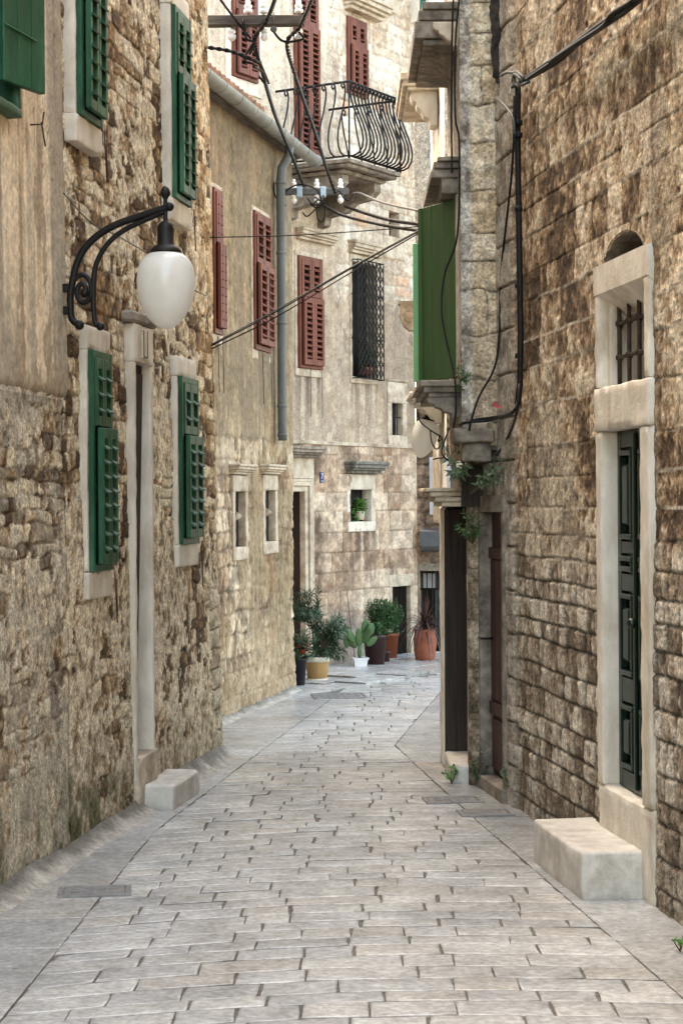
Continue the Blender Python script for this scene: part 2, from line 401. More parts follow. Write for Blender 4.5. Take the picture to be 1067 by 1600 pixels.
# ------------------------------------------------------------------ wall skins
DK, BR, TN, CRM = (.070, .050, .034), (.20, .145, .092), (.35, .275, .185), (.56, .50, .395)
def skinA(S, Z, plas=.0, seed=11):
    r1, r2, d, dz = masonry(S, Z, seed, (.07, .15), (.1, .28), warp=.035, wf=5, k=220)
    big = fbm(S*.9, Z*.9, 4, 21); mid = fbm(S*4, Z*4, 5, 31); fin = fbm(S*20, Z*20, 5, 41, .65); blot = fbm(S*10, Z*11, 5, 33, .68)
    edge = sst(d, .0, .014)
    t = .46*r1+.12*mid+.40*fin+.34*blot+.30*(big-.5)-.17
    t = (t-.5)*2.7+.54
    col = ramp(t, [(.06, (.10, .065, .038)), (.26, (.22, .145, .082)), (.43, (.38, .27, .16)), (.58, (.58, .46, .31)), (.76, (.74, .665, .515))])
    orange = sst(fbm(S*2.2, Z*2.2, 4, 51), .54, .68)*sst(blot, .42, .58)
    col = cmix(col, (.44, .27, .12), orange*.55)
    col = col*lerp(np.float32(.62), np.float32(1), edge)[..., None]
    # plaster and limewash remnants
    pm = fbm(S*1.6, Z*1.6, 5, 61, .6)+.12*(1-sst(Z, 1.0, 2.4))
    pr = sst(pm+.35*(blot-.5)+.12*(fin-.5), .560, .574)
    hc = ramp(fin*.55+blot*.45, [(.36, (.20, .14, .085)), (.43, (.44, .35, .235)), (.49, (.62, .53, .395)), (.58, (.78, .71, .57))])
    col = col*(1-pr[..., None])+hc*pr[..., None]
    h = .014*edge*(.2+1.1*r2)-.012+.010*(mid-.5)+.018*(fin-.5)+.016*(blot-.5)+.03*(big-.5)
    h = lerp(h, .004+.006*(mid-.5)+.010*(fin-.5)+.006*(blot-.5)+.03*(big-.5), pr)
    # wall-foot shade put into the colour as a dark mix, then moss
    base = (1-sst(Z+.3*(mid-.5), .1, .9))
    col = cmix(col, (.17, .135, .09), base*.4)
    moss = base*sst(fbm(S*5, Z*5, 4, 71), .46, .58)*(1-sst(S, 1.4, 2.8))
    col = cmix(col, (.06, .07, .02), moss*.8)
    return h*.85-.011*Z+.01, col*(1+.3*(big[..., None]-.5))*np.array([1.08, 1.04, .97], np.float32)
def skinE(S, Z, seed=5):
    r1, r2, d, dz = masonry(S, Z, seed, (.11, .18), (.11, .27), warp=.012, wf=3, zsplit=1.75, hs2=(.17, .28), ls2=(.2, .5), k=200)
    big = fbm(S*.8+5, Z*.8, 4, 22); mid = fbm(S*5, Z*5, 5, 32); fin = fbm(S*20, Z*20, 5, 42, .66)
    up = sst(Z, 1.5, 2.1)
    edge = sst(d, .001, .016); thin = sst(d, .0, .010)
    blot = fbm(S*10, Z*11, 5, 34, .68)
    t = lerp(.30, .19, up)*r1+.18*mid+.42*fin+.42*blot-.12+.30*(big-.5)+lerp(-.04, .0, up)
    t = (t-.5)*2.7+.50
    cu = ramp(t, [(.06, (.085, .053, .03)), (.26, (.20, .128, .074)), (.44, (.355, .245, .145)), (.60, (.53, .405, .27)), (.80, (.69, .595, .455))])
    cl = ramp(t, [(.06, (.16, .12, .083)), (.26, (.29, .225, .16)), (.46, (.43, .355, .265)), (.66, (.56, .485, .385)), (.86, (.67, .605, .50))])
    col = cl*(1-up[..., None])+cu*up[..., None]
    lt = up*(1-sst(dz, .004, .014))*sst(fbm(S*1.3, Z*3, 3, 52), .48, .56)     # surviving pale pointing
    dark = lerp(.36+.64*edge, .6+.4*thin, up)
    col = col*dark[..., None]
    col = cmix(col, (.52, .46, .37), lt*.85)
    pal = sst(fbm(S*1.1+3, Z*.5, 4, 62), .56, .66)*up
    col = cmix(col, (.50, .44, .34), pal*.5)
    drk = sst(fbm(S*1.0+8, Z*.9, 4, 72), .54, .68)
    col = cmix(col, (.10, .068, .042), drk*.45)
    base = 1-sst(Z+.2*(mid-.5), .05, .55); col = cmix(col, (.16, .13, .095), base*.4)  # darker towards the ground: shade at the wall foot painted in
    h = lerp(.015*edge*(.3+1.0*r2), .007*thin*(.5+.8*r2)+.006*lt, up)-.016+.010*(mid-.5)+.014*(blot-.5)+.018*(fin-.5)+.03*(big-.5)
    return h, col
def drips(S, Z, s0, s1, ztop, length, seed):
    """vertical run-off stain below a sill"""
    n = fbm(S*14, Z*.7, 4, seed, .6)
    inn = sst(S, s0-.08, s0+.05)*(1-sst(S, s1-.05, s1+.08))
    f = inn*(Z < ztop)*np.exp(-np.clip(ztop-Z, 0, 99)/length)
    return f*sst(n, .38, .6)
def cracks(S, Z, col, seed, f=1.1, w=.006, a=.6):
    k = 1-sst(np.abs(fbm(S*f, Z*f, 6, seed, .62)-.5), .0, w)
    return cmix(col, (.10, .075, .055), k*a*sst(fbm(S*.9, Z*.9, 3, seed+7), .42, .6))
def skinP(S, Z, seed=4):
    """streaky limewashed plaster"""
    st = fbm(S*9, Z*.35, 5, seed, .6); st2 = fbm(S*24, Z*.9, 4, seed+5); big = fbm(S*1.4, Z*.5, 4, seed+9)
    t = st*.6+st2*.25+big*.35-.1
    col = ramp(t, [(.34, (.26, .195, .125)), (.42, (.47, .37, .245)), (.49, (.63, .52, .36)), (.66, (.70, .60, .44))])
    gr = sst(fbm(S*3.5, Z*.25, 4, seed+14), .56, .66); col = cmix(col, (.24, .215, .175), gr*.7); col = cracks(S, Z, col, 17)
    fl = sst(fbm(S*3.2, Z*1.3, 6, 23, .62), .605, .612); col = cmix(col, (.34, .265, .18), fl*.8)
    return -.01-.011*Z+.012*(big-.5)+.004*(st2-.5), col

# ------------------------------------------------------------------ joinery and stonework parts (wall-local coordinates)
def louvre_leaf(mb, x0, x1, z0, z1, y, pitch, slat, split=None, proud=.03, th=.035, st=.05, rl=.06, tilt=38, flip=False):
    """louvred shutter leaf; y = outer face (negative is out)"""
    secs = [(z0, z1, 0.)] if split is None else [(z0, z0+(z1-z0)*split, -proud), (z0+(z1-z0)*split+.012, z1, 0.)]
    for (a0, a1, dy) in secs:
        yo = y+dy
        mb.box(x0, x0+st, yo, yo+th, a0, a1, .004); mb.box(x1-st, x1, yo, yo+th, a0, a1, .004)
        mb.box(x0+st, x1-st, yo+.002, yo+th-.002, a0, a0+rl, .003); mb.box(x0+st, x1-st, yo+.002, yo+th-.002, a1-rl, a1, .003)
        n = max(1, int((a1-a0-2*rl)/pitch)); p = (a1-a0-2*rl)/n
        for k in range(n):
            zc = a0+rl+p*(k+.5); t = math.radians(tilt)
            Mx = Matrix.Translation((0, yo+th*.45, zc)) @ Matrix.Rotation(t, 4, 'X')
            mb.box(x0+st*.8, x1-st*.8, -slat*.55, slat*.5, -.006, .006, 0, M=Mx)
    return mb
def surround(house, s0, s1, z0, z1, fw, proud, mat, deep=.16, lint=None, sill=None, sillproud=None, label=None, name='window', bv=.006, jit=.004):
    """stone blocks around an opening: jambs, lintel and sill as one mesh"""
    lint = lint or fw; sill = fw if sill is None else sill
    m = MB()
    m.rbox(s0-fw, s0, -proud, deep, z0, z1, .008, .004); m.rbox(s1, s1+fw, -proud, deep, z0, z1, .008, .004)
    m.rbox(s0-fw-.004, s1+fw+.004, -proud-.003, deep, z1, z1+lint, .008, .004)
    if sill: m.rbox(s0-fw-.006, s1+fw+.006, -(sillproud if sillproud is not None else proud+.004), deep, z0-sill, z0, .01, .004)
    return m.build(name, mat, house, label)
def back(parent, s0, s1, z0, z1, y, mat=None, name='pane'):
    m = MB(); m.box(s0-.02, s1+.02, y, y+.02, z0-.02, z1+.02)
    return m.build(name, mat or M['void'], parent)
def hood(mb, s0, s1, z, h, proj, y=0., flare=.05):
    """moulded cornice: stepped profile extruded along the wall with flared ends"""
    steps = [(0, 0, .35), (.25, .18, .5), (.45, .42, .72), (.75, .62, .9), (1., .78, 1.)]
    for i in range(len(steps)-1):
        f0 = steps[i+1][2]; za = z+h*steps[i][0]; zb = z+h*steps[i+1][0]
        e = flare*(f0-1)
        mb.box(s0-e*1.0-0., s1+e*1.0, y-proj*f0, y+.1, za, zb+.0005, min(.006, (zb-za)*.3))
    return mb

# ================================================================== LEFT: plastered house (nearest) and rubble house
sAB = A.s_(107, 450)              # boundary between them
h0 = thing('plastered_house', 'streaky ochre plastered house nearest on the left with one solid green shutter', 'house', A.M)
zp = A.z_(60, 617)
def skinA0(S, Z):
    h1, c1 = skinA(S, Z)
    n9 = fbm(S*6, Z*6, 5, 97, .65); low = cmix(c1, (.50, .455, .36), .62*sst(n9, .36, .6))
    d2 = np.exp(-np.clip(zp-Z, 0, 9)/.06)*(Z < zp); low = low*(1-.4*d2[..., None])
    wash = sst(fbm(S*3, Z*.8, 4, 93), .53, .62)*(1-sst(Z, 1.2, 2.2)); low = cmix(low, (.62, .56, .42), wash*.7)
    return h1-.005, low
w1s1 = A.s_(30, 150, .05); w1s0 = w1s1-.8; w1z0 = A.z_(30, 168, .05); w1z1 = w1z0+1.5
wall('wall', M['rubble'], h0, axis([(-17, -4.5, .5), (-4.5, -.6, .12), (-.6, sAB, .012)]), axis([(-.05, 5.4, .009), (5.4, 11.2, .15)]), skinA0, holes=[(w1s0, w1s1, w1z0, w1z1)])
def skinCoat(S, Z):
    h, c = skinP(S, Z); n = fbm(S*9, Z*3, 4, 99)
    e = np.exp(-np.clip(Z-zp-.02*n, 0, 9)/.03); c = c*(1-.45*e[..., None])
    return h+.028-.02*e, c
sa_ = axis([(-17, -4.5, .5), (-4.5, -.6, .12), (-.6, sAB+.012, .012)]); za_ = axis([(zp, 5.4, .012), (5.4, 11.2, .15)])
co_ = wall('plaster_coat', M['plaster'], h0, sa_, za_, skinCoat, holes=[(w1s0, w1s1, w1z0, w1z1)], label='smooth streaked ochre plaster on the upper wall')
vv = co_.data.vertices
for i in range(len(vv)):
    if vv[i].co.z < zp+.001: vv[i].co.z += R.uniform(-.012, .012); vv[i].co.y += .03
sv = surround(h0, w1s0, w1s1, w1z0, w1z1, .05, .05, M['green'], deep=.1, name='window', label='window with dark green wooden frame')
back(sv, w1s0, w1s1, w1z0, w1z1, .09)
# solid shutter leaf swung half open, hinged at the far jamb
pn = P(2, 126, 9.95); pf = P(67, 148, 10.31); Lw = (Vector((pf.x-pn.x, pf.y-pn.y, 0))).length; zb = pf.z; m = MB()
m.box(0, Lw, -.02, .02, zb, zb+1.5, .004)
m.box(.02, Lw-.02, .02, .034, zb+.33, zb+.39, .003); m.box(.02, Lw-.02, .02, .034, zb+1.2, zb+1.26, .003)
for k in (1, 2): m.box(Lw*k/3-.003, Lw*k/3+.003, -.0225, -.0195, zb+.01, zb+1.49)
m.tube([(.0, -.03, zb+.3), (Lw*.75, -.03, zb+.27)], .006, 6)
o = m.build('shutter', M['green'], sv, 'solid green board shutter standing ajar')
o.matrix_local = A.M.inverted() @ Matrix.Translation((pn.x, pn.y, 0)) @ Matrix.Rotation(math.atan2(pf.y-pn.y, pf.x-pn.x), 4, 'Z')
m = MB(); hz = A.z_(48, 195, .05); hs = A.s_(48, 200, .05)
m.tube([(hs, -.05, hz), (hs, -.12, hz), (hs, -.13, hz+.07)], .005, 6); m.tube([(hs-.02, -.12, hz+.01), (hs+.02, -.13, hz-.12)], .005, 6)
m.build('shutter_hook', M['rust'], h0)

h1 = thing('rubble_stone_house', 'brown rubble stone house on the left with four green louvred windows and stone door frame', 'house', A.M)
def win(px, py0, py1, x0, x1):
    return (A.s_(x0, (py0+py1)/2), A.s_(x1, (py0+py1)/2), A.z_((x0+x1)/2, py1), A.z_((x0+x1)/2, py0))
wins = []
for (x0, x1, yt, yb) in ((131, 167, None, 187), (278, 305, 18, 314), (146, 179, 548, 893), (285, 313, 589, 850)):
    s0 = A.s_(x0, 600, .05); s1 = A.s_(x1, 600, .06); xm = (x0+x1)/2
    z0 = A.z_(xm, yb, .08); z1 = A.z_(xm, yt, .08) if yt is not None else z0+1.62
    wins.append((s0, s1, z0, z1))
ds0, ds1 = A.s_(219, 800, .05), A.s_(242, 800, .05)
dz0, dz1 = A.z_(230, 1172), A.z_(230, 572)
holes = [(w[0]-.03, w[1]+.03, w[2]-.03, w[3]+.03) for w in wins]+[(ds0-.03, ds1+.03, -.2, dz1+.02)]
def skinA1(S, Z):
    h, c = skinA(S, Z)
    # smooth old quoins along the far corner
    q = sst(S, A_END-.34, A_END-.30); dz = np.abs(((Z+.02*fbm(S*5, Z*5, 3, 5))/.16+.5*fbm(S*3, Z*2, 3, 6)) % 1-.5)
    e = sst(.5-dz, .0, .07); n = fbm(S*10, Z*10, 5, 17)
    cq = ramp(n, [(.3, (.28, .21, .13)), (.5, (.44, .36, .25)), (.7, (.55, .49, .37))])*(.45+.55*e[..., None])
    q = q*sst(fbm(S*2, Z*1.2, 3, 19), .44, .52)*(1-sst(Z, 1.0, 1.7))
    og = sst(S, A_END-.9, A_END-.3)*sst(Z, 2.6, 3.6)*sst(fbm(S*6, Z*3, 5, 23, .65), .44, .56); c = cmix(c, (.47, .30, .14), og*.6)
    return lerp(h, .02*e+.03*(n-.5)-.011*Z+.01, q), c*(1-q[..., None])+cq*q[..., None]
wall('wall', M['rubble'], h1, axis([(sAB-.05, A_END, .012)]), axis([(-.05, 6.6, .009), (6.6, 11.2, .15)]), skinA1, holes=holes)
m = MB(); m.box(A_END-.06, A_END-.004, .16, 3.0, -.1, 11.2); m.build('end_wall', M['trim'], h1)
for i, (s0, s1, z0, z1) in enumerate(wins):
    sv = surround(h1, s0, s1, z0, z1, .042, .02, M['trimpale'], lint=.15, sill=.17, sillproud=.03)
    back(sv, s0, s1, z0, z1, .12)
    # wooden outer frame, then two louvred leaves
    m = MB(); f = .045
    m.box(s0, s0+f, -.05, .06, z0, z1, .004); m.box(s1-f, s1, -.05, .06, z0, z1, .004)
    m.box(s0+f, s1-f, -.048, .06, z0, z0+f, .004); m.box(s0+f, s1-f, -.048, .06, z1-f, z1, .004)
    m.build('shutter_frame', M['green'], sv)
    sm = (s0+s1)/2
    for (a0, a1) in ((s0+f+.003, sm-.002), (sm+.002, s1-f-.003)):
        mb = MB(); louvre_leaf(mb, a0, a1, z0+f+.003, z1-f-.003, -.062, 0.09, .075, split=.66, proud=.035, st=.045, rl=.065, tilt=36)
        mb.build('shutter', M['green'], sv)
    m = MB(); m.tube([(s1-.05, -.07, z0-.02), (s1-.05, -.085, z0-.34)], .004, 6); m.build('shutter_stay', M['rust'], sv)
    m = MB(); m.tube([(s1+.03, -.06, z0-.06), (s1+.03, -.065, z0-.3)], .0035, 6); m.build('shutter_stay', M['rust'], sv)
# door frame
m = MB()
m.rbox(ds0-.055, ds0, -.03, .3, .0, dz1, .01, .005); m.rbox(ds1, ds1+.055, -.03, .3, 0, dz1, .01, .005)
m.rbox(ds0-.06, ds1+.06, -.034, .3, dz1, dz1+.26, .01, .005)
df = m.build('door_frame', M['trimpale'], h1)
m = MB(); m.box(ds0-.13, ds1+.14, -.05, .05, dz1+.262, dz1+.34, .02, jit=.01); m.build('drip_stone', M['trimdark'], h1)
m = MB(); m.prism([(.10, dz0-.1), (.035, dz1+.02), (.095, dz1+.02), (.16, dz0-.1)], ds0-.002, ds1+.002); dr = m.build('door', M['darkwood'], h1)
m = MB()
for k in range(3): m.box(ds0+.02+k*(ds1-ds0-.03)/3, ds0+.01+(k+1)*(ds1-ds0-.03)/3, -.012, .01, 0, dz1-dz0-.06, .004, M=Matrix.Translation((0, .097, dz0)) @ Matrix.Rotation(math.atan2(.065, dz1-dz0+.1), 4, 'X'))
m.build('door_panel', M['darkwood'], dr)
m = MB(); m.rbox(ds0-.058, ds1+.055, -.05, .2, -.05, dz0, .012, .006, sag=.012); m.build('threshold', M['trim'], h1)
# house number tablet cut in the lintel
sm = (ds0+ds1)/2; zt = dz1+.035
m = MB(); m.box(sm-.055, sm+.055, -.046, -.02, zt, zt+.2, .004); tb = m.build('number_plate', M['trimpale'], h1, 'small pale number plate on the lintel')
def digits(parent, txt, size, loc, mat):
    cu = bpy.data.curves.new('t', 'FONT'); cu.body = txt; cu.size = size; cu.align_x = 'CENTER'; cu.align_y = 'CENTER'; cu.extrude = .002
    to = bpy.data.objects.new('t', cu); COL.objects.link(to)
    me = bpy.data.meshes.new_from_object(to.evaluated_get(bpy.context.evaluated_depsgraph_get()))
    bpy.data.objects.remove(to); me.name = 'digit'; me.materials.clear(); me.materials.append(mat)
    o = bpy.data.objects.new('digit', me); COL.objects.link(o); o.parent = parent
    o.location = loc; o.rotation_euler = (math.pi/2, 0, 0); return o
m = MB()
for q in (-.05, .05): m.box(sm+q-.004, sm+q+.004, -.0495, -.045, zt+.006, zt+.194)
m.box(sm-.05, sm+.05, -.0498, -.045, zt+.004, zt+.014); m.build('border', M['iron'], tb)
# cement skirt along the foot
def skirt(parent, s0, s1, wd, ht, seed):
    sa = np.linspace(s0, s1, int((s1-s0)/.03)); t = np.linspace(0, 1, 12)
    S, T = np.meshgrid(sa, t)
    n = fbm(S*2.5, T*.6, 4, seed); n2 = fbm(S*9, T*1.4, 5, seed+3, .6)
    w = wd*(.7+.6*n); hh = ht*(.6+.8*n)
    Y = -(.0+w*T)-.02; Z = hh*(1-T)**1.7+.002*(n2-.5)+.002-.02*(T > .99)
    col = ramp(n2*.6+n*.4, [(.3, (.27, .25, .21)), (.7, (.44, .415, .36))])*(.42+.58*sst(T+.5*(n2-.5), .05, .7))[..., None]
    return grid_mesh('mortar_skirt', M['plaster'], parent, S, Y, Z, col)
skirt(h0, -1.4, sAB, .13, .075, 5)
skirt(h1, sAB, A.s_(213, 1262), .13, .075, 5)
skirt(h1, A.s_(262, 1225), A_END+.03, .17, .12, 8)
# doorstep block
g0 = ground(216, 1265); g1 = ground(281, 1265); L0 = A.loc(g0); L1 = A.loc(g1)
t_ = thing('stone_doorstep', 'worn pale stone step block at the narrow doorway on the left', 'doorstep', A.M @ Matrix.Translation((L1.x, 0, 0)))
m = MB(); m.rbox(-.05, .74, L1.y+.03, .0, -.02, .175, .025, .008, sag=.012)
m.build('step_block', M['step'], t_)

# ------------------------------------------------------------------ street lamp on scroll bracket
def lamp(fr, s, zb, scale, label, reach=.63):
    t = thing('wall_lamp', label, 'wall lamp', fr.M @ Matrix.Translation((s, -.005, zb)) @ Matrix.Scale(scale, 4))
    q = lambda d, z: (0, -d, z)
    def arc(pts, n=14):
        out = []; P4 = [Vector(q(*p)) for p in pts]; P4 = [P4[0]*2-P4[1]]+P4+[P4[-1]*2-P4[-2]]
        for i in range(1, len(P4)-2):
            for k in range(n):
                u = k/n; a, b, c, d = P4[i-1:i+3]
                out.append(.5*((2*b)+(-a+c)*u+(2*a-5*b+4*c-d)*u*u+(-a+3*b-3*c+d)*u**3))
        out.append(P4[-2]); return out
    m = MB()
    p = arc([(.075, -.04), (.03, .0), (.02, .1), (.03, .2), (.075, .36), (.16, .47), (.29, .55), (.44, .6), (.635, .655)])
    m.tube(p, .022, 10); m.sphere(p[0], .030); m.sphere(p[-1], .028)
    p = arc([(.205, -.05), (.175, -.03), (.165, .06), (.165, .2), (.185, .33), (.26, .45), (.38, .535), (.6, .625)])
    m.tube(p, .0165, 8); m.sphere(p[0], .026)
    m.build('bracket_arm', M['iron'], t)
    m = MB()
    pts = []
    for k in range(50):
        a = math.radians(170-k*11.5); r = .088*(1-k/62.)
        pts.append(q(.098+r*math.cos(a)*.8, .165+r*math.sin(a)*1.25))
    m.tube(pts, .016, 8); m.sphere(pts[-1], .028)
    m.build('scroll', M['iron'], t)
    for zz in (.05, .185): m = MB(); m.box(-.018, .018, -.03, .06, zz-.025, zz+.025, .004); m.build('wall_bracket', M['iron'], t)
    d = reach-.02
    m = MB()
    m.lathe([(.008, .78), (.022, .765), (.03, .745), (.03, .73), (.02, .712), (.012, .70), (.014, .66), (.02, .655), (.014, .645), (.014, .57), (.03, .565), (.045, .545), (.05, .52), (.05, .43), (.075, .415), (.094, .395), (.096, .378), (.088, .372)], (0, -d, 0), 24)
    m.build('lamp_cap', M['iron'], t)
    m = MB()
    tv = [0, .04, .1, .2, .35, .5, .62, .73, .83, .91, .96, .99, 1]; tr = [.55, .70, .84, .955, 1, .975, .905, .80, .66, .49, .335, .17, .02]
    pr = [(.175*float(np.interp(v, tv, tr)), .376-v*.45) for v in [0, .02, .04, .07, .1, .15, .2, .27, .35, .42, .5, .56, .62, .68, .73, .78, .83, .87, .91, .935, .96, .975, .99, 1]]
    m.lathe(pr, (0, -d, 0), 32)
    m.build('globe', M['opal'], t)
    return t
lamp(A, A.s_(104, 450), A.z_(104, 498, .0), 1.0, 'large white opal egg lamp on black scroll bracket, near left wall')

# ================================================================== LEFT, FARTHER: grey-plastered house with gutter
h2 = thing('grey_plastered_house', 'mould stained grey plaster house with zinc gutter, red shutters and two small corniced windows', 'house', B.M)
b0 = -(3.0)
EAVE = B.z_(400, 205)
swins = [(B.s_(364, 810), B.s_(380, 810), B.z_(371, 855), B.z_(371, 768)), (B.s_(411, 800), B.s_(427, 800), B.z_(419, 846), B.z_(419, 766))]
rw = [(B.s_(329, 400), B.s_(342, 400), B.z_(335, 522), B.z_(335, 296)), (B.s_(393, 440), B.s_(418, 440), B.z_(404, 548), B.z_(404, 335))]
def skinB(S, Z):
    big = fbm(S*1.2, Z*1.0, 5, 101, .6); st = fbm(S*10, Z*.8, 5, 103, .6); fin = fbm(S*17, Z*17, 5, 105, .6); mid = fbm(S*4, Z*4, 5, 107)
    t = .35*big+.3*st+.35*fin
    pl = ramp(t, [(.3, (.15, .125, .075)), (.44, (.30, .25, .155)), (.56, (.41, .345, .23)), (.72, (.52, .45, .33))])
    dk = sst(big, .5, .62)*sst(Z, 2.7, 3.2); pl = cmix(pl, (.16, .14, .105), dk*.6)
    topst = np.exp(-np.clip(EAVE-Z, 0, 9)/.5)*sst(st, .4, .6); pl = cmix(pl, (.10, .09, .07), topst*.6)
    for w in rw[1:]: pl = cmix(pl, (.14, .115, .085), drips(S, Z, w[0], w[1], w[2], .5, 111)*.5)
    r1, r2, d, dz = masonry(S, Z, 15, (.14, .24), (.2, .42), warp=.03, wf=4)
    edge = sst(d, .0, .022)
    stn = ramp(.3*r1+.3*mid+.5*fin, [(.3, (.17, .12, .08)), (.46, (.31, .24, .165)), (.6, (.45, .38, .28)), (.75, (.55, .49, .39))])*(.5+.5*edge[..., None])
    zl = B.z_(400, 690)
    stm = sst(zl-Z+.35*(mid-.5)+.12*(st-.5), -.04, .06)
    peel = sst(mid*.5+st*.5, .49, .55)*np.exp(-np.abs(Z-zl+.12)/.16)
    rc = sst(fbm(S*1.7, Z*1.7, 5, 121, .6), .5, .6)*(Z < zl)
    stm2 = stm*(1-.75*rc)
    bl = fbm(S*9, Z*7, 5, 126, .68); stn = stn*(.62+.95*sst(bl, .38, .62))[..., None]; brn = sst(fbm(S*3.5, Z*1.1, 5, 124, .6), .48, .6)*(Z < zl); stn = cmix(stn, (.15, .095, .055), brn*.65)
    col = pl*(1-stm2[..., None])+stn*stm2[..., None]
    col = cmix(col, (.60, .55, .44), np.clip(peel, 0, 1)*.9)
    base = 1-sst(Z, .25, .75+.3*(big-.5)); bc = ramp(fin*.5+mid*.5, [(.35, (.30, .225, .14)), (.65, (.50, .41, .29))])
    col = col*(1-base[..., None]*.8)+bc*base[..., None]*.8
    orr = sst(fbm(S*1.5, Z*1.5, 4, 131), .57, .68); col = cmix(col, (.38, .22, .11), orr*.25)
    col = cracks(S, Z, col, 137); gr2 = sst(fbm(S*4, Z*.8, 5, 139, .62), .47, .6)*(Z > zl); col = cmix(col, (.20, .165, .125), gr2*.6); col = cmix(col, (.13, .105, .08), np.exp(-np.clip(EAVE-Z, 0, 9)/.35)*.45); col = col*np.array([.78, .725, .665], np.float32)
    h = .02*(mid-.5)+.01*(fin-.5)+.035*(big-.5)+lerp(.02, .012*edge+.018*(fin-.5), stm2)+.02*(1-sst(Z, .2, .7))
    return h, col
hl = [(w[0]-.01, w[1]+.01, w[2]-.01, w[3]+.01) for w in swins+rw]
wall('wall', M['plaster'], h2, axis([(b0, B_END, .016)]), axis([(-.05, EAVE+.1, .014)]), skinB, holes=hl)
m = MB(); m.box(B_END-.08, B_END-.003, .003, 2.5, -.1, EAVE+.1); m.build('end_wall', M['trimdark'], h2)
for (s0, s1, z0, z1) in rw:
    sv = surround(h2, s0, s1, z0, z1, .05, .02, M['trim'], sill=.1, lint=.05)
    back(sv, s0, s1, z0, z1, .1)
    sm = (s0+s1)/2
    m = MB(); f = .035
    m.box(s0, s0+f, -.045, .05, z0, z1, .003); m.box(s1-f, s1, -.045, .05, z0, z1, .003); m.box(s0+f, s1-f, -.043, .05, z0, z0+f*1.5, .003); m.box(s0+f, s1-f, -.043, .05, z1-f, z1, .003)
    m.build('shutter_frame', M['red'], sv)
    for (a0, a1) in ((s0+f, sm-.003), (sm+.003, s1-f)):
        mb = MB(); louvre_leaf(mb, a0, a1, z0+f*1.5+.003, z1-f, -.06, .075, .055, split=.62, proud=.035, st=.045, rl=.06)
        mb.build('shutter', M['red'], sv)
    for xs_ in (sm, s1+.02): m = MB(); m.tube([(xs_, -.03, z0-.02), (xs_, -.04, z0-.55)], .004, 6); m.build('shutter_stay', M['rust'], sv)
for i, (s0, s1, z0, z1) in enumerate(swins):
    sv = surround(h2, s0, s1, z0, z1, .09, .03, M['trim'], deep=.24, lint=.16, sill=.13)
    back(sv, s0, s1, z0, z1, .05)
    m = MB(); hood(m, s0-.16, s1+.16, z1+.17, .1, .12, flare=.06); m.build('cornice', M['trim'], sv)
    m = MB(); xm = (s0+s1)/2; m.tube([(xm-.03, .05, z0+.27), (xm+.0, -.005, z0+.31), (xm+.05, .05, z0+.34)], [.02, .035, .02], 10)
    m.build('sill_ornament', M['trim'], sv)
# eave: tiles, gutter, downpipe
m = MB()
for k in range(26):
    x = b0+.1+k*.16
    if x > B_END+.15: break
    pts = [(x, -.16, EAVE+.1), (x, .5, EAVE+.34), (x, 2.6, EAVE+1.15)]
    m.tube(pts, .075, 8)
m.build('roof', M['tile'], h2)
m = MB(); m.prism([(.05, EAVE-.06), (-.12, EAVE+.0), (-.12, EAVE+.05), (3.0, EAVE+1.22), (3.0, EAVE+1.0), (.05, EAVE-.02)], b0, B_END+.1); m.build('eave_board', M['beam'], h2)
m = MB(); prof = []
x0g, x1g = b0, B_END+.45
ang = [math.radians(q) for q in range(180, 361, 15)]
g = [(-.19+.085*math.cos(q), EAVE+.035+.085*math.sin(q)) for q in ang]
g2 = [(-.19+.078*math.cos(q), EAVE+.035+.078*math.sin(q)) for q in ang[::-1]]
m.prism(g+g2, x0g, x1g)
for k in range(12):
    x = x0g+.2+k*(x1g-x0g-.3)/11
    gg = [(-.19+.09*math.cos(q), EAVE+.035+.09*math.sin(q)) for q in ang]; g3 = [(-.19+.083*math.cos(q), EAVE+.035+.083*math.sin(q)) for q in ang[::-1]]
    m.prism(gg+g3, x, x+.02)
m.sphere((x1g, -.19, EAVE+.02), .083, .25, 1, .9)
m.build('gutter', M['zinc'], h2)
px_ = B.s_(440, 500, .1); zb_ = B.z_(441, 690)
m = MB(); m.tube([(px_+.05, -.19, EAVE-.02), (px_+.05, -.18, EAVE-.14), (px_, -.11, EAVE-.28), (px_, -.10, EAVE-.4), (px_, -.10, zb_+.1), (px_+.01, -.10, zb_)], .048, 14)
for zz in (EAVE-.45, EAVE-1.2, EAVE-1.95, zb_+.35, zb_+.04): m.lathe([(.048, 0), (.055, .004), (.055, .03), (.048, .034)], (px_, -.10, zz), 14)
m.build('downpipe', M['pipe'], h2)
skirt(h2, b0, B_END, .12, .07, 12)

# ================================================================== FAR END: pink-cream house with the balcony
h3 = thing('balcony_house', 'tall cream plaster house with iron balcony, coursed stone ground floor and house number 7', 'house', C.M)
zs = C.z_(560, 694)
def cwin(x0, y0, x1, y1, d=.05): xm, ym = (x0+x1)/2, (y0+y1)/2; return (C.s_(x0, ym, d), C.s_(x1, ym, d), C.z_(xm, y1, d), C.z_(xm, y0, d))
cw_red = cwin(469, 402, 505, 576); cw_gr = cwin(554, 412, 592, 590); cw_sq = cwin(616, 630, 633, 680); cw_pl = cwin(552, 765, 585, 815)
cw_up = cwin(611, 331, 627, 370); cw_b1 = cwin(463, -40, 499, 246); cw_b2 = cwin(366, -40, 404, 124); cw_b3 = cwin(545, 30, 574, 150)
cd_7 = cwin(452, 768, 481, 1062); cd_r = cwin(617, 916, 645, 1034)
cd_7 = (cd_7[0]-.35, cd_7[1], 0., cd_7[3]); cd_r = (cd_r[0], cd_r[1], 0., cd_r[3])
